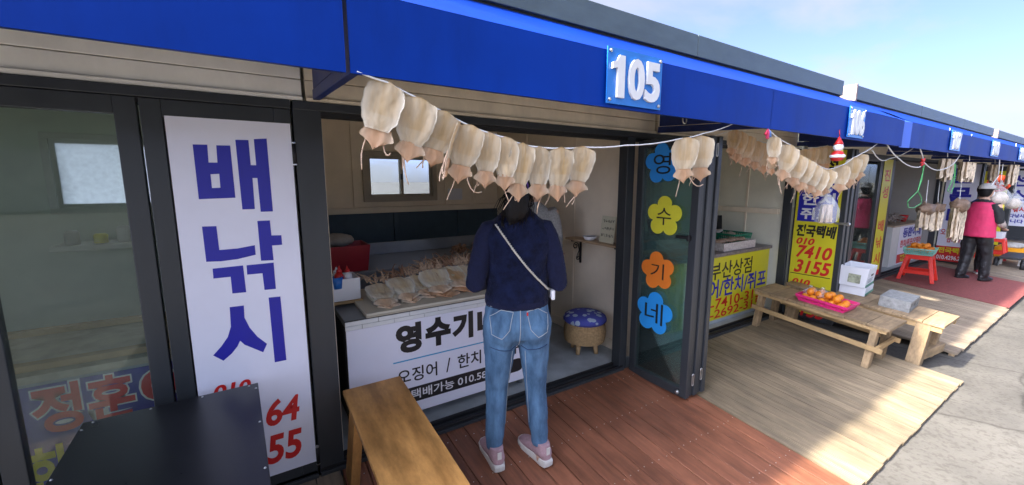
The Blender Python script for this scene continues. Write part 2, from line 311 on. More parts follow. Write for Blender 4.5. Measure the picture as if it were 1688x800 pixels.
# ================================================================ the setting
g = G(); g.add([(-400, -400, -0.17), (400, -400, -0.17), (400, 400, -0.17), (-400, 400, -0.17)], [(0, 1, 2, 3)])
ground = g.build('ground', M_CONC); tag(ground, 'pale grey concrete paving in front of the stalls', None, kind='structure')
def deck(name, x0, x1, ylen, pw, m, label, grooved=False, gap=0.004, jitter=0.0, joists=True):
    root = bpy.data.objects.new(name, None); link(root); tag(root, label, None, kind='structure')
    root.location = ((x0 + x1) / 2, W, 0)
    n = max(1, round((x1 - x0) / pw)); pw = (x1 - x0) / n; w = pw - gap
    meshes = []
    for k in range(3 if jitter else 1):
        Lp = ylen + random.uniform(-jitter, jitter)
        if grooved:
            prof = [(0, -0.022)]; ng = 5
            for i in range(ng):
                a = w * i / ng; s = w / ng
                prof += [(a, -0.0005), (a + s * 0.12, 0), (a + s * 0.62, 0), (a + s * 0.74, -0.0035), (a + s * 0.92, -0.0035)]
            prof += [(w, -0.001), (w, -0.022)]
        else: prof = [(0, -0.024), (0, -0.002), (0.003, 0), (w - 0.003, 0), (w, -0.002), (w, -0.024)]
        kk = len(prof); v = [(x, y, z) for y in (0, -Lp) for x, z in prof]
        f = [(i, (i + 1) % kk, kk + (i + 1) % kk, kk + i) for i in range(kk)] + [tuple(range(kk))[::-1], tuple(range(kk, 2 * kk))]
        me = bpy.data.meshes.new('plank'); me.from_pydata(v, [], f); me.update(); me.materials.append(m); meshes.append(me)
    for i in range(n):
        o = bpy.data.objects.new('plank', random.choice(meshes)); link(o, root)
        o.location = (x0 + i * pw - root.location.x, random.uniform(-0.002, 0.002), random.uniform(-0.0015, 0.0015)); o.rotation_euler = (rad(5.5), 0, random.uniform(-0.0012, 0.0012))
    if joists:
        g = G(); R = Matrix.Rotation(rad(5.5), 4, 'X')
        for y in (0.02, ylen * 0.5, ylen - 0.06): g.box(x0 - root.location.x, x1 - root.location.x, -y - 0.04, -y, -0.066, -0.0255, R)
        g.build('joist', M_WOOD, root)
    return root
dk = deck('deck', 0.302, 2.65, 1.54, 0.118, M_REDDECK, 'reddish brown stained plank deck in front of stall 105', gap=0.005, jitter=0.006)
# pale screw heads in rows across the red planks
g = G(); R = Matrix.Rotation(rad(5.5), 4, 'X')
for y in (0.10, 0.42, 0.80, 1.15, 1.46):
    for i in range(20):
        for q in (0.025, 0.09):
            c = Vector((0.302 + i * 0.1174 + q - 1.476, -y + random.uniform(-.006, .006), 0.0003)); g.cyl(R @ c, R @ (c + Vector((0, 0, 0.0012))), 0.0033, n=6)
o = g.build('screw_heads', M_STEEL, dk); o['kind'] = 'stuff'
deck('deck', 2.662, 4.872, 1.478, 0.0885, M_TANDECK, 'tan grooved plank deck in front of stall 106', True, 0.005, 0.004)
deck('deck', 5.572, 8.09, 1.32, 0.0885, M_GREYDECK, 'grooved plank deck beyond the bench, in front of stall 107', True, 0.005, 0.01)
deck('deck', 8.10, 10.9, 1.30, 0.0885, M_GREYDECK, 'plank deck under the red mat of stall 108', False, 0.005, 0.01)
deck('deck', 10.95, 19.5, 1.28, 0.12, M_GREYDECK, 'plank deck in front of the far stalls', False, 0.005, 0.01)
deck('deck', -5.5, 0.296, 1.45, 0.118, M_GREYDECK, 'weathered plank deck in front of the glass fronted stall', False, 0.005, 0.01)
g = G(); R = Matrix.Translation((0, W, 0)) @ Matrix.Rotation(rad(5.5), 4, 'X')
for i in range(1): g.box(8.13, 10.3, -1.31, -0.03, 0.003, 0.009, R)
rug = g.build('floor_mat', M_RUG); tag(rug, 'red floor mat laid on the deck in front of stall 108', 'mat')

# ================================================================ stalls
Z0 = 0.03
def frame_box(g, o, r, nrm, w, z0, z1, sw, th, M_=None):
    """four bars of a door leaf"""
    o = Vector(o); r = Vector(r); nrm = Vector(nrm)
    def b(a, bb, za, zb):
        v = []
        for z in (za, zb):
            for t in (0, -th):
                for q in (a, bb): v.append(o + r * q + nrm * t + Vector((0, 0, z)))
        g.add(v, [(0, 2, 3, 1), (4, 5, 7, 6), (0, 1, 5, 4), (2, 6, 7, 3), (0, 4, 6, 2), (1, 3, 7, 5)])
    b(0, sw, z0, z1); b(w - sw, w, z0, z1); b(sw, w - sw, z0, z0 + sw * 1.15); b(sw, w - sw, z1 - sw, z1)
def door(parent, o, r, nrm, w, z0, z1, sw=0.062, th=0.044, fill=None, handle=None, hinges=None, name='folding_door'):
    g = G(); frame_box(g, o, r, nrm, w, z0, z1, sw, th); d = g.build(name, M_DARK, parent, bevel=0.003)
    o = Vector(o); r = Vector(r); n = Vector(nrm)
    if fill:
        g = G(); a = o - n * (th * 0.5)
        v = [a + r * q + n * t + Vector((0, 0, z)) for t in (0.003, -0.003) for z in (z0 + sw * 1.15 - .004, z1 - sw + .004) for q in (sw - .004, w - sw + .004)]
        g.add(v, [(0, 1, 3, 2), (4, 6, 7, 5), (0, 4, 5, 1), (2, 3, 7, 6), (0, 2, 6, 4), (1, 5, 7, 3)]); g.build('pane', fill, d)
    if hinges:
        for q, z in hinges:
            g = G(); c = o + r * q + n * 0.006; g.cyl(c + Vector((0, 0, z - 0.045)), c + Vector((0, 0, z + 0.045)), 0.008, n=10)
            g.build('hinge', M_BLACK, d, True)
            [G().cyl(c + Vector((0, 0, z + e)), c + Vector((0, 0, z + e + .006)), 0.0085, n=10).build('hinge_cap', M_STEEL, d) for e in (.045, -.051)]
    return d
def part(g, name, m, parent, **k): return g.build(name, m, parent, **k)

def shell(root, x0, x1, wall, wall_r=None, yb=4.45, zc=2.14):
    """floor, back wall, two side walls and ceiling of one unit"""
    g = G(); g.box(x0, x1, W + 0.09, yb, -0.10, Z0); part(g, 'floor', M_GREYFLOOR, root)
    g = G(); g.box(x0 - .05, x0, W + 0.09, yb, Z0, zc); part(g, 'side_wall', wall, root)
    g = G(); g.box(x1, x1 + .05, W + 0.09, yb, Z0, zc); part(g, 'side_wall', wall_r or wall, root)
    g = G(); g.box(x0 - .05, x1 + .05, W + 0.03, yb + .05, zc, zc + .05); part(g, 'ceiling', M_BEIGE, root)
def fascia(root, x0, x1, cap=None):
    g = G(); n = max(1, round((x1 - x0) / 2.4)); w = (x1 - x0) / n
    for i in range(n):
        g = G(); g.box(x0 + i * w + .002, x0 + (i + 1) * w - .002, 1.80, 1.86, 2.335, 2.475); part(g, 'fascia_panel', M_TEAL, root, bevel=0.004)
    g = G(); g.box(x0 + .01, x1 - .01, 1.86, 4.75, 2.30, 2.45); part(g, 'roof_slab', M_TEAL, root)
    if cap:
        g = G(); g.box(x0 - .035, x0 - .002, 1.78, 2.15, 2.31, 2.478); part(g, 'end_cap', mat('pinkish_cap', (.26, .19, .15), .6, .15), root, bevel=.004)
    g = G(); g.box(x0 + .02, x1 - .02, 1.818, 1.87, 2.30, 2.334); part(g, 'shadow_gap_strip', M_BLACK, root)  # black strip stands in for the shadow gap under the fascia
def header(root, x0, x1, m, zb=1.858):
    g = G(); g.box(x0, x1, W + .022, W + .07, zb + 0.02, zb + .094); part(g, 'header_panel', m, root, bevel=.003)
    g = G(); g.box(x0, x1, W + .022, W + .07, zb + 0.0975, 2.30); part(g, 'header_panel', m, root, bevel=.003)
    g = G(); g.box(x0, x1, W + .004, W + .06, zb, zb + .0185); part(g, 'header_trim', m, root, bevel=.003)
def sill(root, x0, x1):
    g = G(); g.box(x0, x1, W - .012, W + .09, -0.05, 0.018); part(g, 'sill', M_DARK, root, bevel=.003)
    g = G(); g.box(x0, x1, W + .0, W + .02, 0.0185, 0.036); g.box(x0, x1, W + .065, W + .085, 0.0185, 0.04); part(g, 'sill_track', M_BLACK, root, bevel=.002)
def toprail(root, x0, x1, z0=1.795, z1=1.856):
    g = G(); g.box(x0, x1, W - .004, W + .09, z0 + .022, z1); part(g, 'top_rail', M_DARK, root, bevel=.003)
    g = G(); g.box(x0, x1, W + .012, W + .03, z0, z0 + .0215); g.box(x0, x1, W + .06, W + .078, z0, z0 + .0215); part(g, 'rail_lip', M_BLACK, root)
def jamb(root, x0, x1, z1=1.80):
    g = G(); g.box(x0, x1, W + .002, W + .086, -.04, z1 + .02); part(g, 'jamb', M_DARK, root, bevel=.003)

# --- stall with the glass front on the left
s104 = thing('market_stall', 'glass fronted market stall with pale header, left of stall 105', 'stall', (-1.2, W, 0))
P104 = lambda o: reparent(o, s104)
G_ = G
class RG(G_):      # builds in world space, then hangs under the stall
    root = None
    def build(s, name, m, parent=None, smooth=False, bevel=0):
        o = G_.build(s, name, m, None, smooth, bevel)
        if parent is not None:
            if parent.parent is None and parent.type == 'EMPTY': reparent(o, parent)
            else: o.parent = parent; 
        return o
G = RG
M_WALL4 = mat('pale_green_wall', (.70, .76, .68), .6, .06, 3)
shell(s104, -2.15, 0.14, M_WALL4)
header(s104, -5.2, 0.243, M_BEIGE2)
toprail(s104, -5.2, 0.19); sill(s104, -5.2, 0.19)
g = G(); g.box(-2.2, .19, 4.45, 4.5, Z0, 1.25); g.box(-2.2, .19, 4.45, 4.5, 1.85, 2.14); g.box(-2.2, -1.25, 4.45, 4.5, 1.25, 1.85); g.box(-.35, .19, 4.45, 4.5, 1.25, 1.85); part(g, 'back_wall', M_WALL4, s104)
leaf_z = (0.012, 1.815)
for (a, b, fill) in ((-2.15, -1.50, M_GLASS), (-1.495, -0.845, M_GLASS), (-0.84, -0.333, M_GLASS), (-0.325, 0.188, None)):
    d = door(s104, (a, W, 0), (1, 0, 0), NY, b - a, leaf_z[0], leaf_z[1], 0.066, 0.045, fill or M_DARK, hinges=[(b - a + .004, 1.62), (b - a + .004, .12)] if not fill else None)
g = G(); g.box(-5.2, -2.16, W, W + .05, 0, 1.82); part(g, 'front_panel', M_DARK, s104)
fascia(s104, -5.2, 0.235)
# window in the back wall
def window(root, x0, x1, z0, z1, y, m_frame, m_pane, split=True, fr=0.045):
    g = G(); g.box(x0, x1, y - .03, y + .03, z0, z0 + fr); g.box(x0, x1, y - .03, y + .03, z1 - fr, z1); g.box(x0, x0 + fr, y - .03, y + .03, z0 + fr, z1 - fr); g.box(x1 - fr, x1, y - .03, y + .03, z0 + fr, z1 - fr)
    w = part(g, 'window', m_frame, root, bevel=.003); xm = (x0 + x1) / 2
    for a, b, yy in ((x0 + fr, xm + .02, y - .008), (xm - .02, x1 - fr, y + .014)):
        g = G(); sw = .028; g.box(a, b, yy - .009, yy + .009, z0 + fr, z0 + fr + sw); g.box(a, b, yy - .009, yy + .009, z1 - fr - sw, z1 - fr); g.box(a, a + sw, yy - .009, yy + .009, z0 + fr + sw, z1 - fr - sw); g.box(b - sw, b, yy - .009, yy + .009, z0 + fr + sw, z1 - fr - sw)
        g.build('sash', m_frame, w)
        g = G(); g.box(a + sw, b - sw, yy - .002, yy + .002, z0 + fr + sw, z1 - fr - sw); g.build('pane', m_pane, w)
    g = G(); g.box(xm - .012, xm + .004, y - .04, y - .018, (z0 + z1) / 2 - .03, (z0 + z1) / 2 + .03); g.build('latch', M_BLACK, w)
M_FROST = mat('frosted_pane', (0.75, 0.78, 0.80), 0.4, 0.1, 30, trans=0.75)
M_PVC = mat('window_pvc', (0.40, 0.35, 0.27), 0.5, 0.08)
M_PVCW = mat('window_pvc_white', (0.65, 0.66, 0.62), 0.5, 0.05)
window(s104, -1.25, -0.35, 1.25, 1.85, 4.45, M_PVCW, M_FROST)

# --- double unit 105 and 106
s105 = thing('market_stall', 'open market stall unit 105 and 106 with beige header under blue awning', 'stall', (2.66, W, 0))
shell(s105, 0.33, 2.60, M_WALLIN)
shell(s105, 2.72, 5.03, M_WALLGR)
header(s105, 0.258, 2.70, M_BEIGE); header(s105, 2.74, 5.05, M_BEIGE)
toprail(s105, 0.20, 5.10); sill(s105, 0.20, 2.43); sill(s105, 2.74, 5.03)
jamb(s105, 0.198, 0.315); jamb(s105, 2.385, 2.462); jamb(s105, 2.705, 2.77); jamb(s105, 5.0, 5.028)
fascia(s105, 0.245, 5.06)
# back wall of 105: navy wainscot, ledge, beige boards with battens, window opening
yb = 4.40
g = G(); g.box(.33, 2.6, yb, yb + .05, Z0, 1.165); part(g, 'wainscot', M_NAVY, s105)
for x in (0.55, 1.30, 2.05):
    g = G(); g.box(x, x + .05, yb - .02, yb - .001, Z0, 1.16); part(g, 'wainscot_batten', M_NAVY, s105, bevel=.003)
g = G(); g.box(.33, 2.6, yb - .06, yb + .05, 1.1655, 1.225); part(g, 'ledge', M_WALLIN, s105, bevel=.004)
g = G(); g.box(.33, 1.0, yb, yb + .05, 1.2255, 2.14); g.box(1.8, 2.6, yb, yb + .05, 1.2255, 2.14); g.box(1.0, 1.8, yb, yb + .05, 1.2255, 1.28); g.box(1.0, 1.8, yb, yb + .05, 1.80, 2.14); part(g, 'back_wall', M_WALLIN, s105)
for x in (0.60, 0.90, 1.90, 2.25):
    g = G(); g.box(x, x + .045, yb - .018, yb - .001, 1.226, 2.13); part(g, 'batten', M_WALLIN, s105, bevel=.003)
window(s105, 1.0, 1.8, 1.28, 1.80, yb, M_PVC, glass('hazy_pane', (0.8, 0.84, 0.86), 0.04, 0.2), fr=.05)
for y in (2.95, 3.75):
    g = G(); g.box(2.594, 2.599, y, y + .03, Z0, 2.13); part(g, 'joint_strip', M_WALLIN, s105)
g = G(); g.box(2.58, 2.599, W + .1, yb - .001, Z0 + .001, .12); part(g, 'skirting', M_WALLIN, s105, bevel=.003)
g = G(); g.box(2.72, 5.03, 4.45, 4.5, Z0, 2.14); part(g, 'back_wall', M_WALLGR, s105)
g = G(); g.box(4.985, 5.029, W + .12, 4.44, 1.125, 1.185); part(g, 'wall_rail', M_BEIGE, s105, bevel=.004)
g = G(); g.box(5.02, 5.029, 2.62, 2.64, Z0, 2.13); part(g, 'joint_strip', M_WALLIN, s105)
# folded stack of doors 105
def stack(root, x0, n, dx, y0, y1, z0, z1, fill, first_fill=None, sw=.055):
    ds = []
    for i in range(n):
        yo = y1 + (0.012 if i % 2 else 0.0)
        d = door(root, (x0 + i * dx, y0, 0), (0, -1, 0), NX, y0 - yo, z0, z1, sw, dx - .006, (first_fill if i == 0 and first_fill else fill))
        ds.append(d)
    return ds
ds = stack(s105, 2.47, 5, 0.047, 2.115, 1.60, -0.022, 1.79, M_GLASS2)
def oval_ring(c, w, h, r, axis_x=True, n=20):
    pts = []
    for i in range(n + 1):
        a = 2 * math.pi * i / n; x = math.cos(a); z = math.sin(a)
        pts.append(Vector(c) + Vector(((w / 2) * x, 0, (h / 2 - w / 2) * (1 if z > 0 else -1) * (abs(z) > .01) + (w / 2) * z)))
    g = G(); g.tube(pts, r, 6); return g
for x, z in ((2.535, 1.68), (2.63, 1.70), (2.535, .11), (2.63, .13)):
    oval_ring((x, 1.594, z), .018, .085, .0035).build('pull_ring', M_STEEL, ds[1])
g = G(); g.box(2.445, 2.468, 1.63, 1.74, 1.11, 1.13); g.box(2.435, 2.46, 1.63, 1.65, 1.10, 1.14); g.build('handle', M_BLACK, ds[0], bevel=.004)
g = G(); g.cyl((2.466, 1.66, .012), (2.45, 1.66, .012), .014, n=14); g.build('floor_bolt', M_STEEL, ds[0], True)
ds106 = stack(s105, 5.035, 4, 0.05, 2.12, 1.655, 0.0, 1.81, M_DARK, M_DARK)
g = G(); g.box(5.0, 5.034, 1.60, 1.72, 1.06, 1.08); g.cyl((5.0, 1.61, 1.07), (4.985, 1.61, 1.07), .018, n=12); g.build('handle', M_STEEL, ds106[0], bevel=.003)

# --- unit 107 to 109
s107 = thing('market_stall', 'long market stall unit 107 to 109 beyond the bench', 'stall', (8.8, W, 0))
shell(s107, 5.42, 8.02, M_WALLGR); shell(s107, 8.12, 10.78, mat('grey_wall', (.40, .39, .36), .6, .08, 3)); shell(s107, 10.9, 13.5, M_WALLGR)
for a, b in ((5.40, 8.06), (8.08, 10.82), (10.86, 13.55)): header(s107, a, b, M_BEIGE)
toprail(s107, 5.38, 13.6); sill(s107, 5.38, 13.6)
for a, b in ((5.38, 5.44), (8.06, 8.14), (10.76, 10.80), (13.45, 13.5)): jamb(s107, a, b)
g = G(); g.box(5.36, 13.6, 4.45, 4.5, Z0, 2.14); part(g, 'back_wall', M_WALLGR, s107)
fascia(s107, 5.36, 12.0, cap=True)
for (a, b, fill) in ((5.45, 6.10, M_GLASSF), (6.105, 6.80, M_GLASSF), (6.805, 7.58, M_GLASSF), (7.585, 8.055, M_DARK)):
    door(s107, (a, W, 0), (1, 0, 0), NY, b - a, 0.04, 1.815, 0.05, 0.045, fill)
stack(s107, 10.82, 4, 0.05, 2.12, 1.66, 0.0, 1.80, M_DARK)
stack(s107, 13.55, 4, 0.05, 2.12, 1.62, 0.0, 1.80, M_DARK)
# --- far unit
s110 = thing('market_stall', 'farthest market stall unit in the row', 'stall', (16.5, W, 0))
shell(s110, 13.9, 16.4, M_WALLGR); shell(s110, 16.5, 20, M_WALLGR); header(s110, 13.85, 20, M_BEIGE); toprail(s110, 13.85, 20); sill(s110, 13.85, 20); jamb(s110, 16.38, 16.46)
g = G(); g.box(13.85, 20, 4.45, 4.5, Z0, 2.14); part(g, 'back_wall', M_WALLGR, s110)
fascia(s110, 12.32, 20, cap=True)
stack(s110, 16.5, 4, .05, 2.12, 1.6, 0, 1.8, M_DARK)

# ================================================================ awnings
def awning(x0, x1, seams, label, braces, ends=(True, True), name='awning'):
    t = thing(name, label, 'awning', ((x0 + x1) / 2, 1.3, 1.81))
    xs = [x0] + seams + [x1]
    for a, b in zip(xs, xs[1:]):
        n = 40; v = []; f = []
        rows = 4
        for iy in range(2):
            for i in range(n + 1):
                for r in range(rows + 1):
                    x = a + .002 + (b - a - .004) * i / n; z = 1.808 + .228 * r / rows
                    v.append((x, 1.3 + iy * .006 + .0035 * noise.noise(Vector((x * 1.7, z * 5, 3))) * (1 if 0 < r < rows else 0.2), z))
        K = (n + 1) * (rows + 1)
        for i in range(n):
            for r in range(rows):
                q = i * (rows + 1) + r; f.append((q, q + rows + 1, q + rows + 2, q + 1)); q += K; f.append((q, q + 1, q + rows + 2, q + rows + 1))
        for i in range(n):
            for r in (0, rows):
                q = i * (rows + 1) + r; f.append((q, q + K, q + K + rows + 1, q + rows + 1))
        gg = G(); gg.add(v, f); gg.build('valance', M_AWN, t)
        v = []; f = []; rows = 8
        for iy in range(2):
            for i in range(n + 1):
                for r in range(rows + 1):
                    s = r / rows; x = a + .002 + (b - a - .004) * i / n; u = i / n
                    cr_ = (x * .45 + s * .55) % 1.0; sag = (.006 * noise.noise(Vector((x * 1.3 + s * 1.5, s * 2.2, 9))) + .010 * (1 - min(1, abs(cr_ - .5) * 7)) - .004) * math.sin(math.pi * s)
                    v.append((x, 1.301 + .515 * s, 2.0375 + .285 * s + sag - iy * .006))
        K = (n + 1) * (rows + 1)
        for i in range(n):
            for r in range(rows):
                q = i * (rows + 1) + r; f.append((q, q + rows + 1, q + rows + 2, q + 1)); q += K; f.append((q, q + 1, q + rows + 2, q + rows + 1))
        gg = G(); gg.add(v, f); gg.build('canopy', M_AWN, t, True)
        gg = G(); gg.box(a + .004, b - .004, 1.307, 1.337, 1.812, 1.842); gg.build('front_rail', M_AWN2, t, bevel=.003)
    for k, x in enumerate(braces):
        gg = G(); gg.bar((x, 1.338, 1.84), (x, W + .0, 1.888), .03, .045); gg.build('brace', M_AWN2, t, bevel=.003)
        gg = G(); gg.prism([(1.339, 1.866), (1.339, 2.02), (1.78, 2.26), (W - .01, 2.26), (W - .01, 1.913)], (x - .012, 0, 0), (0, 1, 0), (0, 0, 1), (1, 0, 0), .006); gg.build('side_panel', M_AWN2, t)
    return t
aw104 = awning(-6.0, 0.268, [-2.2], 'blue vinyl awning over the glass fronted stall, leftmost', [-2.2])
aw105 = awning(0.276, 5.035, [2.677], 'long blue vinyl awning above the hanging squid, nearest number plates', [0.30, 2.72, 5.0])
aw107 = awning(5.215, 12.0, [7.70, 9.85], 'blue vinyl awning beyond the lighter strip, over the pink vest person', [5.25, 7.7, 9.85, 11.95])
aw110 = awning(12.05, 20, [14.5, 17], 'blue vinyl awning over the farthest stalls', [14.5, 17])
g = G(); gp = [(5.037, 1.305), (5.212, 1.285)]
g.add([(5.025, 1.3125, 1.80), (5.225, 1.2915, 1.80), (5.225, 1.2915, 2.03), (5.025, 1.3125, 2.03), (5.025, 1.3165, 1.80), (5.225, 1.2975, 1.80), (5.225, 1.2975, 2.03), (5.025, 1.3165, 2.03), (4.9, 1.80, 2.29), (5.40, 1.80, 2.29)],
      [(0, 1, 2, 3), (4, 7, 6, 5), (0, 4, 5, 1), (3, 2, 9, 8)])
M_AWNL = mat('sunlit_blue_vinyl', (0.035, 0.12, 0.62), 0.42, .08, 3)  # brighter base colour carries the sunlight this angled strip catches
o = g.build('awning_filler', M_AWNL); tag(o, 'blue vinyl strip, painted in a sunlit tone, closing the gap between awnings 106 and 107', 'awning')
g = G()
pts = [Vector((2.2, 1.55, 1.87)) + Vector((0.018 * math.cos(a), 0, 0.018 * math.sin(a) - .02)) for a in [rad(x) for x in range(-180, 60, 20)]]
g.tube([(2.182, 1.55, 1.90)] + pts, .004, 8); o = g.build('hook', M_STEEL, None, True); reparent(o, aw105); o.name = 'hook'

# long low shed, made up and unseen, added behind the viewer for the glass to reflect
shed = thing('reflection_shed', 'long low dark green shed, unseen, added as a reflection for the glass door', 'shed', (0, -26, -.17))
M_SHED = mat('shed_green', (.07, .10, .08), .6, .2, 2); g = G(); g.box(-40, 40, -34, -26, -.165, 4.6); g.build('wall', M_SHED, shed)
g = G(); g.box(-40.5, 40.5, -34.5, -25.5, 4.605, 4.9); g.build('roof', M_TEAL, shed)
for i in range(12):
    g = G(); g.box(-36 + i * 6.2, -33 + i * 6.2, -25.99, -25.95, .0, 3.0); g.build('roller_door', mat('roller_grey', (.18, .2, .2), .5), shed)

# ================================================================ signs and plates
def sheet(name, x0, x1, z0, z1, y, m, parent=None, t=.003):
    g = G(); g.box(x0, x1, y, y + t, z0, z1); return g.build(name, m, parent)
def sheet_x(name, y0, y1, z0, z1, x, m, parent=None, t=.003):
    g = G(); g.box(x, x + t, y0, y1, z0, z1); return g.build(name, m, parent)
def wy(name, body, x0, x1, z0, z1, y, m, parent, bold=.012, shear=0.0, **k):
    return writing(name, body, (x0, y, z0), (x1, y, z0), (x0 + shear, y, z1), NY, m, parent, bold, **k)
def wx(name, body, ya, yb, z0, z1, x, m, parent, bold=.012, shear=0.0, **k):
    """on a face looking towards -x; text runs from y=ya (far) to y=yb (near)"""
    return writing(name, body, (x, ya, z0), (x, yb, z0), (x, ya - shear, z1), NX, m, parent, bold, **k)
# number plates on the awning valance
for num, x0, x1, z0, z1, dx0, dx1, dz0, dz1 in (('105', 1.292, 1.638, 1.822, 2.048, 1.312, 1.618, 1.848, 2.018), ('106', 3.775, 4.075, 1.822, 2.045, 3.80, 4.05, 1.842, 2.022),
        ('107', 6.56, 6.98, 1.835, 2.05, 6.60, 6.94, 1.85, 2.03), ('108', 8.62, 9.10, 1.835, 2.05, 8.66, 9.06, 1.85, 2.03), ('109', 10.70, 11.3, 1.835, 2.05, 10.76, 11.22, 1.85, 2.03)):
    pl_ = sheet('number_plate', x0, x1, z0, z1, 1.286, M_PLATE, None, .005)
    tag(pl_, {'105': 'largest blue number plate, nearest, above the navy fleece', '106': 'blue number plate above the hanging red and white ornament', '107': 'blue number plate just past the lighter awning strip', '108': 'small far number plate above the pink vest person', '109': 'farthest and smallest number plate, at the right edge'}[num], 'number plate', 'number plates along the awnings')
    xs = dx0
    w = (dx1 - dx0); 
    for i, ch in enumerate(num):
        a = dx0 + w * (0, .33, .67)[i]; b = a + w * (.26 if ch == '1' else .32)
        if ch == '1': b = a + w * .24
        if ch == '1':
            hh = dz1 - dz0; ww = b - a; gg = G(); gg.prism([(a + ww * .42, dz0), (b, dz0), (b, dz1), (a + ww * .55, dz1), (a + ww * .38, dz0 + hh * .87), (a, dz0 + hh * .80), (a, dz0 + hh * .66), (a + ww * .42, dz0 + hh * .70)], (0, 1.2855, 0), (1, 0, 0), (0, 0, 1), (0, -1, 0), .011); gg.build('digit', M_DIGIT, pl_)
        else: writing('digit', ch, (a, 1.286, dz0), (b, 1.286, dz0), (a, 1.286, dz1), NY, M_DIGIT, pl_, 0.032, .0005, ext=.011)
    if num in ('105', '106'):
        for sx in (x0 + .016, x1 - .016):
            for sz in (z0 + .016, z1 - .016):
                gg = G(); gg.cyl((sx, 1.286, sz), (sx, 1.279, sz), .0085, .006, n=12); gg.build('screw', M_STEEL, pl_, True)

# --- vertical sign on the charcoal door leaf
sg = sheet('door_sign', -0.2525, 0.1835, 0.088, 1.752, W - .0035, M_BANNER); tag(sg, 'tall white door sign with big blue Korean letters and red phone digits', 'sign')
def px(cx, cy): return None
GLY = [[(-0.173, 2.130, 1.645), (-0.125, 2.130, 1.646), (-0.127, 2.130, 1.574), (-0.097, 2.130, 1.574), (-0.095, 2.130, 1.645), (-0.047, 2.130, 1.646), (-0.047, 2.130, 1.427), (-0.173, 2.130, 1.424)],
 [(-0.027, 2.130, 1.671), (0.020, 2.130, 1.672), (0.020, 2.130, 1.566), (0.040, 2.130, 1.566), (0.040, 2.130, 1.677), (0.088, 2.130, 1.682), (0.088, 2.130, 1.363), (0.041, 2.130, 1.363), (0.040, 2.130, 1.511), (0.022, 2.130, 1.511), (0.020, 2.130, 1.376), (-0.026, 2.130, 1.376)],
 [(-0.173, 2.130, 1.310), (-0.124, 2.130, 1.309), (-0.123, 2.130, 1.206), (-0.058, 2.130, 1.207), (0.007, 2.130, 1.216), (0.007, 2.130, 1.173), (-0.062, 2.130, 1.160), (-0.120, 2.130, 1.157), (-0.172, 2.130, 1.160)],
 [(0.025, 2.130, 1.323), (0.073, 2.130, 1.323), (0.074, 2.130, 1.255), (0.113, 2.130, 1.253), (0.113, 2.130, 1.209), (0.073, 2.130, 1.209), (0.074, 2.130, 1.141), (0.025, 2.130, 1.144)],
 [(-0.153, 2.130, 1.128), (-0.044, 2.130, 1.130), (-0.042, 2.130, 1.008), (-0.093, 2.130, 1.010), (-0.093, 2.130, 1.085), (-0.154, 2.130, 1.085)],
 [(-0.031, 2.130, 1.129), (0.073, 2.130, 1.130), (0.073, 2.130, 1.007), (0.028, 2.130, 1.008), (0.026, 2.130, 1.086), (-0.032, 2.130, 1.087)],
 [(-0.108, 2.130, 0.950), (-0.056, 2.130, 0.949), (-0.058, 2.130, 0.893), (-0.042, 2.130, 0.842), (-0.016, 2.130, 0.794), (0.018, 2.130, 0.753), (-0.000, 2.130, 0.716), (-0.035, 2.130, 0.743), (-0.068, 2.130, 0.768), (-0.083, 2.130, 0.790), (-0.095, 2.130, 0.766), (-0.118, 2.130, 0.738), (-0.151, 2.130, 0.712), (-0.185, 2.130, 0.745), (-0.153, 2.130, 0.779), (-0.126, 2.130, 0.817), (-0.111, 2.130, 0.862)],
 [(0.041, 2.130, 0.970), (0.088, 2.130, 0.968), (0.090, 2.130, 0.656), (0.042, 2.130, 0.656)]]
HOLE = [(-0.125, 2.130, 1.526), (-0.095, 2.130, 1.528), (-0.096, 2.130, 1.470), (-0.125, 2.130, 1.469)]
for i, q in enumerate(GLY):
    gg = G()
    if i == 0:
        o_, h_ = q, HOLE; y = W - .0045
        vv = [(a[0], y, a[2]) for a in o_] + [(a[0], y, a[2]) for a in h_]
        tri = __import__('mathutils').geometry.tessellate_polygon([[Vector((a[0], a[2], 0)) for a in o_], [Vector((a[0], a[2], 0)) for a in h_]])
        gg.add(vv, [tuple(t) for t in tri])
    else: gg.prism([(a[0], a[2]) for a in q], (0, W - .0045, 0), (1, 0, 0), (0, 0, 1), (0, 1, 0), .0006)
    gg.build('lettering', M_INKBLUE, sg)
yS = W - .0055
wy('lettering', '010', (-0.204, 2.130, 0.570)[0], (-0.065, 2.130, 0.558)[0], (-0.065, 2.130, 0.558)[2] - .015, (-0.061, 2.130, 0.604)[2] + .0, yS, M_INKRED, sg, .03, .012, lift=0)
wy('lettering', '64', (-0.020, 2.130, 0.364)[0], (0.120, 2.130, 0.346)[0], (0.062, 2.130, 0.343)[2], (0.071, 2.130, 0.475)[2], yS, M_INKRED, sg, .03, .018, lift=0)
wy('lettering', '55', (-0.028, 2.130, 0.160)[0], (0.117, 2.130, 0.151)[0], (0.048, 2.130, 0.149)[2], (0.058, 2.130, 0.296)[2], yS, M_INKRED, sg, .03, .018, lift=0)

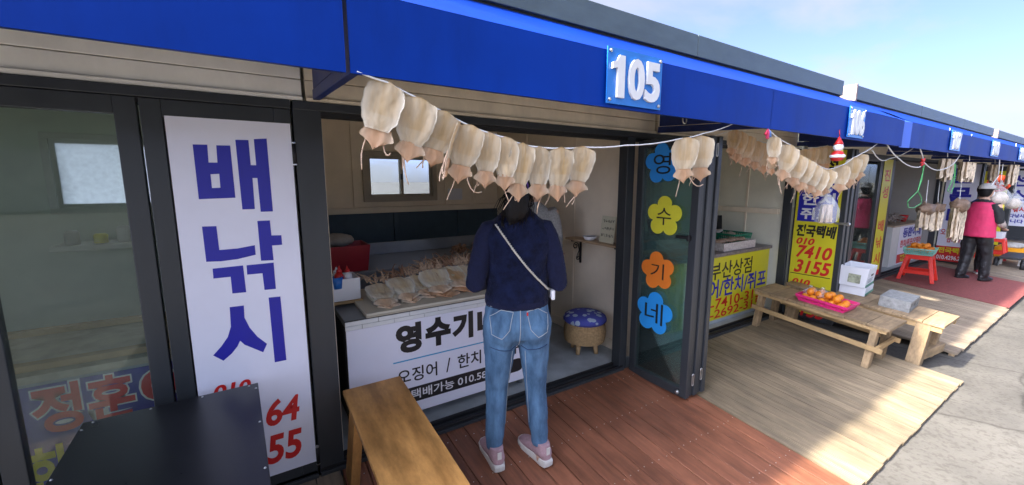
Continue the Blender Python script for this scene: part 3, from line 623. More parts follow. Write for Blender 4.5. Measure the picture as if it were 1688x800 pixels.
# --- banner on the counter inside the glass fronted stall
c4 = thing('sales_counter', 'counter with blue and red lettered banner behind the left glass door', 'counter', (-0.9, 2.5, Z0))
g = G(); g.box(-1.6, -0.05, 2.46, 3.15, Z0 + .002, .655); g.build('cabinet', M_GREYFLOOR, c4)
g = G(); g.box(-1.62, -0.03, 2.44, 3.2, .656, .69); g.build('counter_top', mat('stone_top', (.46, .41, .32), .6, .35, 9, (1, 1, 1), bump=.2), c4, bevel=.004)
bn = sheet('banner', -1.6, -0.05, 0.05, .64, 2.45, mat('banner_blue', (.035, .03, .33), .35, .1, 2), c4)
for body, x0, x1, z0, z1, col_, b in (('정', (-0.846, 2.450, 0.440)[0], (-0.695, 2.450, 0.422)[0], (-0.773, 2.450, 0.414)[2], (-0.748, 2.450, 0.634)[2], M_INKRED, .03), ('훈', (-0.675, 2.450, 0.444)[0], (-0.519, 2.450, 0.408)[0], (-0.597, 2.450, 0.419)[2], (-0.575, 2.450, 0.632)[2], M_INKRED, .03), ('이', (-0.495, 2.450, 0.446)[0], (-0.495, 2.450, 0.446)[0] + .2, (-0.597, 2.450, 0.419)[2], (-0.575, 2.450, 0.632)[2], M_INKRED, .03), ('한', (-0.894, 2.450, 0.165)[0], (-0.752, 2.450, 0.100)[0], (-0.844, 2.450, 0.127)[2], (-0.816, 2.450, 0.364)[2], M_INKYEL, .03)):
    if col_ is M_INKRED:
        o = writing('lettering_outline', body, (x0, 2.45, z0), (x1, 2.45, z0), (x0, 2.45, z1), NY, M_INKWHITE, None, .062, .0012, bounds=.03); o.parent = bn
    o = writing('lettering', body, (x0, 2.45, z0), (x1, 2.45, z0), (x0, 2.45, z1), NY, col_, None, b, .0024); o.parent = bn
# wooden frame lying on that counter
wf = thing('wooden_frame', 'pale wooden frame lying on the counter behind the glass', 'frame', (-.7, 2.8, .69))
for a, b in (((-1.25, 2.52, .707), (-.28, 2.52, .707)), ((-1.25, 3.1, .707), (-.28, 3.1, .707)), ((-1.22, 2.55, .7075), (-1.22, 3.07, .7075)), ((-.31, 2.55, .7075), (-.31, 3.07, .7075))):
    g = G(); g.bar(a, b, .055, .03); o = g.build('batten', M_PINE, wf, bevel=.003)
for x, y, w_, h_, m_, n_, l_, c_ in ((-.95, 4.2, .5, .04, M_PVCW, 'shelf', 'white shelf under the back window of the glass fronted stall', 'shelf'),):
    g = G(); g.box(x - w_ / 2, x + w_ / 2, y - .1, y + .2, 1.0, 1.0 + h_); tag(g.build(n_, m_, None, bevel=.004), l_, c_)
for i, (x, hh, m_, lb) in enumerate(((-1.1, .10, mat('tin_grey', (.4, .42, .4), .4), 'grey tin on the shelf behind the glass'), (-.95, .07, M_INKYEL, 'small yellow tub on the shelf behind the glass'), (-.82, .12, M_WHITE, 'white jar on the shelf behind the glass'))):
    g = G_(); g.lathe([(.001, 0), (.04, 0), (.042, hh * .8), (.03, hh), (.001, hh)], 14); o = g.build('container', m_, None, True); o.location = (x, 4.2, 1.041); tag(o, lb, 'container')

# --- counter of stall 105 --------------------------------------------------
c5 = thing('sales_counter', 'grey topped counter with white banner and tiled edge in stall 105', 'counter', (1.0, 2.28, Z0))
g = G(); g.box(.385, 1.625, 2.292, 2.90, .705, .74); g.build('counter_top', mat('grey_laminate', (.16, .18, .19), .35, .12, 5), c5, bevel=.003)
for x in (.42, 1.58):
    for y in (2.36, 2.86):
        g = G(); g.cyl((x, y, Z0), (x, y, .704), .022, n=14); g.build('leg', mat('grey_tube', (.25, .27, .28), .4), c5, True)
g = G(); g.box(.39, .405, 2.36, 2.88, .12, .704); g.build('side_panel', M_BLACK, c5)
g = G(); g.box(.385, 1.625, 2.284, 2.2915, .688, .7395); g.build('edge_board', M_INKBLACK, c5)
M_TILE = mat('white_tile', (.74, .76, .75), .25, .05, 6)
me = None
for r in range(2):
    z0 = .7135 if r == 0 else .6885; off = 0 if r == 0 else .09; x = .385 - (0.0 if r == 0 else .09)
    while x < 1.625:
        a = max(x, .385); b = min(x + .178, 1.6249); x += .18
        if b - a < .01: continue
        g = G(); g.box(a, b, 2.276, 2.2838, z0, z0 + .0232); g.build('tile', M_TILE, c5, bevel=.0015)
bn = sheet('banner', .388, 1.60, .098, .687, 2.2785, M_BANNER, c5, .003)
yb_ = 2.2785
def bt(body, x0, x1, z0, z1, m_, b, **k):
    o = writing('lettering', body, (x0, yb_, z0), (x1, yb_, z0), (x0, yb_, z1), NY, m_, None, b, .0015, **k); o.parent = bn; return o
for ch, x0, x1, z0, z1 in (('영', .656, .812, .487, .668), ('수', .836, 1.002, .49, .672), ('기', 1.012, 1.16, .495, .672), ('네', 1.19, 1.345, .487, .672)): bt(ch, x0, x1, z0, z1, M_INKBLACK, .058)
g = G(); g.box(.635, 1.42, yb_ - .0015, yb_ - .0002, .438, .4455); o = g.build('rule_line', M_INKCYAN, None); o.parent = bn
bt('오징어', .655, .905, .298, .39, M_INKBLACK, .014); bt('/', .965, .995, .30, .392, M_INKBLACK, .01); bt('한치', 1.045, 1.215, .30, .395, M_INKBLACK, .014); bt('/', 1.262, 1.292, .30, .392, M_INKBLACK, .01); bt('구', 1.45, 1.525, .30, .39, M_INKBLACK, .014)
gg = G(); k = 10; x0, x1, z0, z1 = .56, 1.555, .166, .262; rr = (z1 - z0) / 2
poly = [(x0 + rr * math.cos(a), z0 + rr + rr * math.sin(a)) for a in [math.pi / 2 + math.pi * i / k for i in range(k + 1)]] + [(x1 - rr + rr * math.cos(a), z0 + rr + rr * math.sin(a)) for a in [-math.pi / 2 + math.pi * i / k for i in range(k + 1)]]
gg.prism(poly, (0, yb_ - .001, 0), (1, 0, 0), (0, 0, 1), (0, 1, 0), .0008); o = gg.build('black_band', M_INKBLACK, None); o.parent = bn
bt('택배가능 010.5848', .735, 1.335, .183, .247, M_INKWHITE, .016, )

# tray with dried squid piles
tr_ = thing('display_tray', 'cream display board under the squid piles on counter 105', 'tray', (.95, 2.5, .7405))
g = G(); g.box(.50, 1.56, 2.285, 2.86, .7415, .764); g.build('board', mat('cream_board', (.62, .58, .46), .5, .08, 5), tr_, bevel=.004)
g = G(); g.box(.50, 1.56, 2.2815, 2.2845, .7415, .752); g.build('edge_strip', mat('tan_edge', (.45, .4, .3), .5), tr_)

# ================================================================ squid
def grid_sheet(nx, nt, P, th):
    """two sided sheet from P(u in -1..1, t in 0..1) with thickness th along y"""
    v = []; f = []
    for side in (0, 1):
        for i in range(nt + 1):
            for j in range(nx + 1):
                p = Vector(P(-1 + 2 * j / nx, i / nt)); p.y += (th / 2 if side else -th / 2) * (0.35 if j in (0, nx) or i in (0, nt) else 1); v.append(p)
    K = (nx + 1) * (nt + 1); w_ = nx + 1
    for i in range(nt):
        for j in range(nx):
            a = i * w_ + j; f.append((a, a + w_, a + w_ + 1, a + 1)); a += K; f.append((a, a + 1, a + w_ + 1, a + w_))
    for i in range(nt):
        for j in (0, nx):
            a = i * w_ + j; f.append((a, a + K, a + K + w_, a + w_) if j == nx else (a, a + w_, a + K + w_, a + K))
    for j in range(nx):
        for i in (0, nt):
            a = i * w_ + j; f.append((a, a + 1, a + K + 1, a + K) if i == nt else (a, a + K, a + K + 1, a + 1))
    return v, f
def paint(me, fn):
    ca = me.color_attributes.new('tone', 'FLOAT_COLOR', 'POINT')
    for i, v in enumerate(me.vertices): ca.data[i].color = (*fn(v.co), 1)
def lerp(a, b, t): return a + (b - a) * t
def interp(tab, t):
    for (t0, a), (t1, b) in zip(tab, tab[1:]):
        if t <= t1:
            s = (t - t0) / (t1 - t0); s = s * s * (3 - 2 * s); return lerp(a, b, s)
    return tab[-1][1]
def squid_parts(seed):
    """unit squid: hangs down from the origin, length 1, width about .56; faces -y"""
    rd = random.Random(seed); ph = rd.uniform(0, 9); curl = rd.uniform(-.02, .02); rip = rd.uniform(.003, .013); fq = rd.uniform(5, 9); lop = rd.uniform(-.06, .06); wv = rd.uniform(.92, 1.06)
    wt = [(0, .235 * wv), (.08, .262 * wv), (.25, .283 * wv), (.42, .272 * wv), (.56, .232), (.66, .178), (.72, .15)]; 
    def Pm(u, t):
        T = t * .72; w = interp(wt, T); x = u * w * (1 + .07 * noise.noise(Vector((ph, T * 6, u))) + .025 * noise.noise(Vector((ph, T * 19, u * 2)))) + lop * (T - .3)
        top = .075 * (abs(u) ** 1.3) + .012 * noise.noise(Vector((u * 3, ph, 0)))
        z = -T - top * max(0, 1 - T * 6)
        y = -curl * (1 - u * u) + .02 * noise.noise(Vector((u * 2 + ph, T * 4, 1))) + .03 * math.sin(T * 3 + ph) + rip * math.sin(u * fq + T * 4 + ph) * (.3 + abs(u)) * .7 + .012 * noise.noise(Vector((u * 6 + ph, T * 12, 2)))
        return (x, y, z)
    v, f = grid_sheet(18, 24, Pm, .011)
    me = bpy.data.meshes.new('mantle'); me.from_pydata(v, [], f); me.update()
    def tone(c):
        w = interp(wt, min(.72, max(0, -c.z))); e = min(1, abs(c.x - lop * (-c.z - .3)) / max(w, .01)); k = .5 + .5 * noise.noise(Vector((c.x * 9 + ph, c.z * 3, ph)))
        st = .5 + .5 * noise.noise(Vector((c.x * 34 + ph, c.z * 2.2, 4))); q = max(0, 1 - e ** 2.6) * (.15 + .6 * k + .45 * st); q = min(1.15, q) * (1.15 if -c.z < .5 else .8); return (lerp(1.13, .95, q), lerp(1.15, .78, q), lerp(1.2, .52, q))
    paint(me, tone)
    a0 = rd.uniform(.30, .38); asym = rd.uniform(.85, 1.2); dr = rd.uniform(-.04, .05)
    def Pf(u, t):
        T = .68 + t * .32; w = interp([(.68, .158), (.73, .17), (.80, a0 * .66), (.85, a0 * .70), (.90, a0 * .45), (.95, .075), (1.0, .010)], T) * (asym if u > 0 else 1)
        x = u * w + lop * .4; z = -T + (.05 * abs(u) ** 2 * (T - .68) * 3) + dr * u * (T - .68) * 2
        y = .012 - .05 * (1 - u * u) * .4 + .05 * (T - .68) * math.sin(ph + u * 2) + .02 * noise.noise(Vector((u * 3, T * 8, ph)))
        return (x, y, z)
    v, f = grid_sheet(14, 14, Pf, .010)
    mf = bpy.data.meshes.new('fin'); mf.from_pydata(v, [], f); mf.update()
    def tonef(c):
        e = min(1, abs(c.x - lop * .4) / .22); q = max(0, 1 - e ** 1.6); return (lerp(1.08, .98, q), lerp(1.0, .70, q), lerp(.95, .52, q))
    paint(mf, tonef)
    mts = []
    for k in range(4):
        g = G_(); a = rd.uniform(-.16, .16); z = -.56; pts = []; L_ = rd.uniform(.45, .75); sw = rd.uniform(-.3, .3)
        for i in range(11):
            s = i / 10; pts.append((a + sw * s * s + .05 * math.sin(5 * s + ph + k) * s, .045 + .05 * math.sin(3.2 * s + k) * s, z - L_ * s + (.22 * max(0, s - .7) * (s - .7) * 9 if k % 2 else 0)))
        g.tube(pts, .015, 6, .008); mt = bpy.data.meshes.new('tentacle'); mt.from_pydata([tuple(q) for q in g.v], [], g.f); mt.update(); mts.append(mt)
        for p in mt.polygons: p.use_smooth = True
    for m_ in (me, mf):
        for p in m_.polygons: p.use_smooth = True
    return me, mf, mts
VAR = [squid_parts(s) for s in (3, 11, 19, 27, 42, 55, 61, 72, 83, 94)]
def with_mat(me, m_, cache={}):
    k = (me.name, m_.name)
    if k not in cache:
        c = me.copy(); c.materials.clear(); c.materials.append(m_); cache[k] = c; c.name = me.name.split('.')[0]
    return cache[k]
def squid(top, bottom, var, label, group, wr=1.0, yaw=-10.0, m=None, ten=2, tilt=0.0, name='dried_squid', mt=None):
    top = Vector(top); d = Vector(bottom) - top; L_ = d.length; d.normalize()
    zz = -d; yy = Vector((math.sin(-rad(yaw)), math.cos(rad(yaw)), 0)); xx = yy.cross(zz).normalized(); yy = zz.cross(xx)
    o = bpy.data.objects.new(name, None); link(o); o.empty_display_size = .02
    o.matrix_world = Matrix.Translation(top) @ Matrix((xx * L_ * wr, yy * L_, zz * L_)).transposed().to_4x4()
    tag(o, label, 'dried squid', group); me, mf, mts = VAR[var % len(VAR)]; m = m or M_SQUID
    for n_, q in (('mantle', me), ('fin', mf)): link(bpy.data.objects.new(n_, with_mat(q, m)), o)
    for k in range(ten): link(bpy.data.objects.new('tentacle', with_mat(mts[(k + var) % 4], mt or M_TENT)), o)
    return o
ORD = ['first', 'second', 'third', 'fourth', 'fifth', 'sixth', 'seventh', 'eighth', 'ninth', 'tenth', 'eleventh', 'twelfth', 'thirteenth']
LINE1 = [((0.386, 1.300, 1.800), (0.327, 1.300, 1.593), 1.08), ((0.487, 1.300, 1.761), (0.435, 1.300, 1.555), 1.05), ((0.569, 1.300, 1.728), (0.514, 1.300, 1.541), 1.10), ((0.662, 1.300, 1.691), (0.616, 1.300, 1.485), .95), ((0.736, 1.300, 1.672), (0.714, 1.300, 1.468), .88), ((0.809, 1.300, 1.659), (0.798, 1.300, 1.458), .90), ((0.878, 1.300, 1.639), (0.860, 1.300, 1.418), .86), ((0.963, 1.300, 1.631), (0.951, 1.300, 1.418), .92), ((1.059, 1.300, 1.631), (1.057, 1.300, 1.415), 1.02), ((1.184, 1.300, 1.641), (1.154, 1.300, 1.430), 1.05)]
for i, (a, b, w_) in enumerate(LINE1):
    squid(a, b, i, '%s pale dried squid from the left on the line over stall 105' % ORD[i], 'dried squid on the front line of stall 105', w_, -14 + random.uniform(-7, 7), ten=2)
squid((0.618, 1.295, 1.698), (0.556, 1.285, 1.510), 2, 'narrow dried squid turned edge-on, between the third and fourth on the line', 'dried squid on the front line of stall 105', .62, 62, ten=4)
for i, (a, b) in enumerate((((1.865, 1.300, 1.715), (1.874, 1.300, 1.484)), ((2.019, 1.315, 1.734), (2.026, 1.315, 1.490)))):
    squid(a, b, i + 3, ('left' if i == 0 else 'right') + ' one of two dried squid hung before the folded glass doors', 'pair of dried squid before the folded doors', 1.02, -34, ten=2)
rope_pts = [(0.296, 1.302, 1.815)] + [Vector(a) + Vector((0, .006, -.004)) for a, b, w_ in LINE1] + [(1.431, 1.302, 1.655), (1.827, 1.310, 1.705), (2.041, 1.320, 1.745), (2.363, 1.335, 1.826)]
g = G_(); g.tube(catenary(rope_pts, .02, 4), .0032, 6); tag(g.build('rope', M_ROPE, None, True), 'white cord carrying the squid line over stall 105', 'rope')
# squid lines of 106
A106 = [((1210, 214), (1204, 258)), ]
REAR = [((3.036, 1.720, 1.873), (3.016, 1.720, 1.676)), ((3.119, 1.720, 1.861), (3.089, 1.720, 1.621)), ((3.224, 1.720, 1.836), (3.228, 1.720, 1.596)), ((3.370, 1.720, 1.807), (3.347, 1.720, 1.570)), ((3.501, 1.720, 1.795), (3.499, 1.720, 1.543))]
for i, (a, b) in enumerate(REAR): squid(a, b, i + 1, '%s brownish squid from the folded doors on the rear line of stall 106' % ORD[i], 'dried squid on the rear line of stall 106', 1.0, -30, M_SQUID2)
REAR2 = [((4.479, 1.850, 1.795), (4.482, 1.850, 1.568)), ((4.641, 1.850, 1.813), (4.659, 1.850, 1.576)), ((4.810, 1.850, 1.832), (4.832, 1.850, 1.584)), ((4.986, 1.850, 1.852), (5.010, 1.850, 1.598))]
for i, (a, b) in enumerate(REAR2): squid(a, b, i + 2, '%s brownish squid from the left above the yellow door sign' % ORD[i], 'brown squid above the yellow door sign', 1.1, -35, M_SQUID2)
FRONT = [((2.746, 1.300, 1.771), (2.736, 1.300, 1.592)), ((2.950, 1.300, 1.726), (2.878, 1.300, 1.492)), ((3.111, 1.310, 1.671), (3.049, 1.310, 1.448)), ((3.198, 1.300, 1.646), (3.144, 1.300, 1.414)), ((3.368, 1.310, 1.617), (3.290, 1.310, 1.399)), ((3.465, 1.300, 1.589), (3.373, 1.300, 1.376)), ((3.606, 1.310, 1.583), (3.544, 1.310, 1.390)), ((3.814, 1.300, 1.622), (3.778, 1.300, 1.404)), ((4.013, 1.310, 1.678), (4.016, 1.310, 1.438)), ((4.117, 1.300, 1.709), (4.150, 1.300, 1.495))]
for i, (a, b) in enumerate(FRONT): squid(a, b, i, '%s pale squid from the left on the front line of stall 106' % ORD[i], 'dried squid on the front line of stall 106', 1.0, -36 + random.uniform(-8, 8), None if i else M_SQUID)
squid((2.878, 1.360, 1.678), (2.868, 1.360, 1.527), 4, 'small pinkish squid hanging just behind the first pale squid of stall 106', 'dried squid on the front line of stall 106', .9, -20, M_SQUID2)
g = G_(); g.tube(catenary([(2.642, 1.310, 1.823)] + [Vector(a) for a, b in FRONT] + [(4.632, 1.335, 1.841)], .02, 4), .0035, 6); tag(g.build('rope', M_ROPE, None, True), 'white cord sagging across the front of stall 106', 'rope')
g = G_(); g.tube(catenary([(2.74, 1.72, 1.80)] + [Vector(a) for a, b in REAR] + [(4.005, 1.780, 1.813)] + [Vector(a) for a, b in REAR2] + [(5.074, 1.750, 1.920)], .01, 3), .003, 6); tag(g.build('rope', M_ROPE, None, True), 'thin rear cord inside the awning of stall 106', 'rope')
# knot of red and blue string
kt = thing('string_knot', 'knot of red and blue string under the awning seam', 'string', (2.653, 1.300, 1.801))
for i, (dx, dz, c_) in enumerate(((-.03, -.03, (.6, .03, .08)), (-.01, -.05, (.65, .05, .15)), (.012, -.045, (.05, .12, .5)), (.03, -.04, (.1, .25, .6)), (.0, -.055, (.7, .1, .15)))):
    g = G_(); g.tube([(0, 0, 0), (dx * .5, -.004, dz * .3), (dx, -.002, dz)], .006, 6, .008); g.build('strand', mat('string%d' % i, c_, .6), kt, True)

# squid lying on the counter tray
def lying(x, y, z, L_, rz, var, label, group, wr=1.0, m=None, tentacles=26, tm=None, tilt=17):
    o = bpy.data.objects.new('dried_squid', None); link(o); tag(o, label, 'dried squid', group)
    # fins towards the customer (-y), body flat
    Rm = Matrix.Rotation(rad(rz), 4, 'Z') @ Matrix.Rotation(rad(-90 + tilt), 4, 'X')
    o.matrix_world = Matrix.Translation((x, y, z)) @ Rm @ Matrix.Diagonal((L_ * wr, L_ * 1.0, L_, 1)).to_4x4() @ Matrix.Rotation(rad(0), 4, 'Y')
    me, mf, mts = VAR[var % len(VAR)]; m = m or M_SQW
    for n_, q in (('mantle', me), ('fin', mf)): link(bpy.data.objects.new(n_, with_mat(q, m)), o)
    if tentacles:
        rd = random.Random(var * 7 + int(x * 100)); g = G_()
        for k in range(tentacles):
            a = rd.uniform(-.2, .2); b = rd.uniform(-.12, .02); L2 = rd.uniform(.15, .36); dx = rd.uniform(-.16, .16); up = rd.uniform(-.02, .12)
            g.tube([(a, b, -.02), (a + dx * .4, b - up * .7, L2 * .45), (a + dx, b - up + rd.uniform(-.04, .08), L2 * .8), (a + dx * 1.5, b - up * .8 + rd.uniform(-.05, .1), L2)], .016, 5, .006)
        t_ = g.build('tentacles', tm or M_TENTD, o, True); t_['kind'] = 'stuff'
    return o
k = 0
PILES = [(.645, 2.60, .852, .29, -4, 'left', 1.12), (.775, 2.63, .858, .29, 2, 'middle', 1.1), (.895, 2.66, .852, .28, 6, 'right', 1.1)]
for x, y, z, L_, rz, nm, w_ in PILES:
    lying(x + .012, y - .015, z - .012, L_, rz + 3, k + 2, '%s squid of the wrapped left pile, under the topmost one' % nm, 'lower squid in the left pile on the counter', w_, tentacles=0)
    lying(x, y, z + .006, L_, rz, k, 'topmost %s squid of the plastic wrapped left pile on the counter' % nm, 'topmost squid in the left pile on the counter', w_, tentacles=22, tm=M_TENT if k != 1 else None); k += 1
for x, y, z, L_, rz, nm, w_ in ((1.03, 2.66, .878, .32, -6, 'left', 1.15), (1.14, 2.68, .886, .32, 4, 'middle', 1.15), (1.27, 2.70, .878, .31, 9, 'right', 1.1), (1.41, 2.72, .875, .31, 12, 'far right', 1.1)):
    for q in range(3):
        if q < 2: lying(x + .016 * (1 - q), y - .012 * (2 - q), z - .026 + .012 * q, L_, rz + 4 * (1 - q), k + 1 + q, ('%s squid lying under the topmost of the right pile' if q else '%s squid at the very bottom of the right pile') % nm, 'lower squid in the right pile on the counter', w_, tentacles=0, m=M_SQUID2)
        else: lying(x, y, z + .006, L_, rz, k, 'topmost %s squid of the bare right pile on the counter' % nm, 'topmost squid in the right pile on the counter', w_, tentacles=46, tm=M_TENT if k % 2 else M_TENTD)
    k += 1
for x, y, z, s in ((1.62, 3.42, .905, .09), (1.86, 3.48, .90, .10)):
    g = G_(); rd = random.Random(int(x * 99))
    for i in range(70):
        a = rd.uniform(0, 6.28); e = rd.uniform(0, 1.4); p0 = Vector((0, 0, 0)); p2 = Vector((math.cos(a) * math.cos(e), math.sin(a) * math.cos(e), math.sin(e) * .9)) * s * rd.uniform(.7, 1.15); pm = p2 * .6 + Vector((rd.uniform(-.02, .02), rd.uniform(-.02, .02), .03))
        g.tube([p0, pm, p2], .009, 5, .005)
    o = g.build('dried_seafood_heap', M_TENTD, None, True); o.location = (x, y, z - .07); o['kind'] = 'stuff'; tag(o, 'dark heap of dried tentacles on the back table' if x < 1.7 else 'brown dried seafood heap beside the dark one on the back table', 'dried seafood')
# back table
bt5 = thing('steel_table', 'grey steel work table at the back of stall 105', 'table', (1.2, 3.5, Z0))
M_STL = mat('dull_steel', (.26, .28, .30), .35, .15, 5, metal=.3)
g = G(); g.box(.45, 2.1, 3.15, 3.85, .79, .82); g.build('table_top', M_STL, bt5, bevel=.004)
g = G(); g.box(.47, 2.08, 3.17, 3.19, .30, .789); g.build('front_panel', M_STL, bt5)
g = G(); g.box(.45, 2.1, 3.83, 3.85, .8205, .93); g.build('splashback', M_STL, bt5, bevel=.003)
for x in (.5, 2.05):
    for y in (3.25, 3.8):
        g = G(); g.cyl((x, y, Z0), (x, y, .789), .02, n=12); g.build('leg', M_STL, bt5, True)
# white foam box with bottles, on a small rack at the left jamb
rk = thing('wall_rack', 'small wooden rack at the left jamb of stall 105', 'rack', (.46, 2.7, .6))
for y in (2.60, 2.68, 2.76): g = G(); g.bar((.35, y, .765), (.55, y, .765), .05, .018); g.build('slat', M_PINE, rk, bevel=.002)
g = G(); g.bar((.36, 2.58, .70), (.36, 2.78, .755), .018, .018); g.build('strut', M_PINE, rk)
def open_box(name, m_, sx, sy, sz, t, parent=None, flare=0.0):
    g = G_(); a, b = sx / 2, sy / 2; A, B = a + flare, b + flare
    v = [(-a, -b, 0), (a, -b, 0), (a, b, 0), (-a, b, 0), (-A, -B, sz), (A, -B, sz), (A, B, sz), (-A, B, sz), (-A + t, -B + t, sz), (A - t, -B + t, sz), (A - t, B - t, sz), (-A + t, B - t, sz), (-a + t, -b + t, t), (a - t, -b + t, t), (a - t, b - t, t), (-a + t, b - t, t)]
    f = [(3, 2, 1, 0), (0, 1, 5, 4), (1, 2, 6, 5), (2, 3, 7, 6), (3, 0, 4, 7), (4, 5, 9, 8), (5, 6, 10, 9), (6, 7, 11, 10), (7, 4, 8, 11), (8, 9, 13, 12), (9, 10, 14, 13), (10, 11, 15, 14), (11, 8, 12, 15), (12, 13, 14, 15)]
    g.add(v, f); return g.build(name, m_, parent, False, .004)
bx = open_box('foam_box', M_WHITE, .17, .20, .135, .012); bx.location = (.455, 2.68, .775); tag(bx, 'white foam box of sauce bottles beside the counter of stall 105', 'box')
def bottle(loc, r, h, m_, cap, label, rz=0, tilt=0):
    t = thing('sauce_bottle', label, 'bottle', loc, rz); t.rotation_euler = (tilt, tilt * .4, 0)
    g = G_(); g.lathe([(.001, 0), (r, 0), (r * 1.02, h * .3), (r, h * .68), (r * .55, h * .8)], 16); g.build('body', m_, t, True)
    g = G_(); g.lathe([(r * .58, h * .8), (r * .58, h * .86), (r * .3, h * .9), (r * .14, h)], 14); g.build('cap', cap, t, True)
M_RED = mat('red_plastic', (.55, .02, .02), .35, .1); M_BLU = mat('blue_plastic', (.02, .15, .5), .35, .1)
bottle((.42, 2.64, .79), .028, .20, M_RED, M_RED, 'red sauce bottle standing in the white foam box', tilt=.12)
bottle((.485, 2.62, .79), .026, .19, M_WHITE, M_RED, 'white sauce bottle with red cap in the foam box', tilt=-.1)
bottle((.43, 2.73, .79), .03, .17, M_WHITE, M_WHITE, 'plain white bottle at the back of the foam box')
g = G_(); g.lathe([(.001, 0), (.03, 0), (.036, .07), (.033, .07), (.028, .006), (.001, .006)], 18); o = g.build('cup', M_BLU, None, True); o.location = (.41, 2.60, .855); tag(o, 'small blue cup at the front of the foam box', 'cup')
rb = open_box('red_bucket', mat('maroon_plastic', (.35, .02, .03), .35, .1), .26, .24, .2, .008, None, .02); rb.location = (.60, 3.3, .821); tag(rb, 'dark red plastic tub on the steel table behind the foam box', 'tub')
g = G_(); g.ball((0, 0, 0), .13, 18, (1, .9, .42)); 
for v in g.v: v += v.normalized() * .012 * noise.noise(v * 20)
o = g.build('wrapped_bundle', mat('grey_bundle', (.32, .3, .26), .7, .2, 20), None, True); o.location = (.54, 3.36, 1.045); tag(o, 'grey bundle resting on the red tub', 'bundle')
g = G_(); g.cyl((0, 0, 0), (.12, .02, .015), .013, .011, 10); o = g.build('handle', mat('orange_wood', (.5, .2, .05), .5), None, True); o.location = (1.98, 3.12, .83); o.name = 'tool_handle'; tag(o, 'orange wooden tool handle on the edge of the steel table', 'tool')

# shelf with brackets, bowl and card
sh = thing('wall_shelf', 'small wooden wall shelf on black scroll brackets', 'shelf', (2.52, 2.55, .965))
g = G(); g.box(2.44, 2.5795, 2.24, 2.90, .962, .982); g.build('board', mat('shelf_wood', (.42, .29, .17), .5, .2, 8, (4, 1, 1)), sh, bevel=.006)
for y in (2.30, 2.83):
    g = G(); g.box(2.566, 2.5795, y - .008, y + .008, .74, .961); g.box(2.46, 2.5655, y - .008, y + .008, .95, .961)
    pts = []
    for i in range(24):
        a = rad(i * 22); r_ = .034 - .0011 * i; pts.append((2.512 + r_ * math.cos(a), y, .905 + r_ * math.sin(a)))
    g.tube(pts, .005, 6); pts = [(2.545 + (.022 - .0009 * i) * math.cos(rad(180 + i * 24)), y, .79 + (.022 - .0009 * i) * math.sin(rad(180 + i * 24))) for i in range(20)]; g.tube(pts, .004, 6)
    g.tube([(2.546, y, .905), (2.556, y, .86), (2.523, y, .79)], .005, 6)
    g.build('bracket', M_BLACK, sh)
g = G_(); g.lathe([(.001, 0), (.04, 0), (.065, .035), (.062, .035), (.038, .006), (.001, .006)], 24); o = g.build('bowl', M_WHITE, None, True); o.location = (2.505, 2.64, .9825); tag(o, 'small white bowl of dark sauce on the wall shelf', 'bowl')
g = G_(); g.lathe([(.001, .026), (.055, .026)], 20); c = g.build('sauce', M_INKBLACK, o)
cdm = mat('cream_card', (.68, .64, .46), .6, .05)
card = thing('note_card', 'cream handwritten card leaning on the wall shelf', 'card', (2.50, 2.44, .9825), 0); card.rotation_euler = (0, rad(8), rad(-6))
g = G_(); g.box(-.002, .002, -.09, .09, 0, .225); g.build('card', cdm, card)
rd = random.Random(5)
for r in range(3):
    g = G_(); y = .07
    while y > -.06:
        w_ = rd.uniform(.015, .028); z = .18 - r * .06
        pts = [(-.0035, y - w_ * i / 6, z + rd.uniform(-.012, .016)) for i in range(7)]; g.tube(pts, .0013, 4); y -= w_ + .008
    o = g.build('handwriting', M_INKBLACK, card); o['kind'] = 'stuff'

# rope stool with blue cushion
st = thing('rope_stool', 'round rope wound stool with blue patterned cushion', 'stool', (2.37, 2.53, Z0))
g = G_(); prof = [(.001, .10), (.155, .10)]
for i in range(60):
    t = i / 59; prof.append((.163 + .016 * math.sin(math.pi * t * .9 + .2) + .0045 * math.sin(i * math.pi), .102 + .165 * t))
prof = [(.001, .10)]
for i in range(13):
    for q in range(5):
        a = -math.pi / 2 + math.pi * q / 5; zc_ = .108 + i * .0128; rb_ = .163 + .014 * math.sin(math.pi * (i / 12) * .9 + .25); prof.append((rb_ + .0058 * math.cos(a), zc_ + .0062 * math.sin(a)))
prof.append((.001, .27)); g.lathe(prof, 40); g.build('rope_body', mat('jute_rope', (.46, .31, .15), .8, .3, 60, bump=.4, bscale=120), st, True)
g = G_(); g.lathe([(.001, .268), (.168, .268), (.185, .285), (.186, .30), (.175, .322), (.14, .342), (.08, .352), (.001, .355)], 40)
cush = mat('blue_cushion', (.06, .075, .36), .8, .1); cush_nt = cush.node_tree; p = cush_nt.nodes['Principled BSDF']
vo = cush_nt.nodes.new('ShaderNodeTexVoronoi'); vo.inputs['Scale'].default_value = 17; tcx = cush_nt.nodes.new('ShaderNodeTexCoord'); cush_nt.links.new(tcx.outputs['Object'], vo.inputs['Vector']); nzz = cush_nt.nodes.new('ShaderNodeTexNoise'); nzz.inputs['Scale'].default_value = 22; cush_nt.links.new(tcx.outputs['Object'], nzz.inputs['Vector'])
ad = cush_nt.nodes.new('ShaderNodeMath'); ad.operation = 'MULTIPLY_ADD'; ad.inputs[1].default_value = .5; cush_nt.links.new(nzz.outputs['Fac'], ad.inputs[0]); cush_nt.links.new(vo.outputs['Distance'], ad.inputs[2])
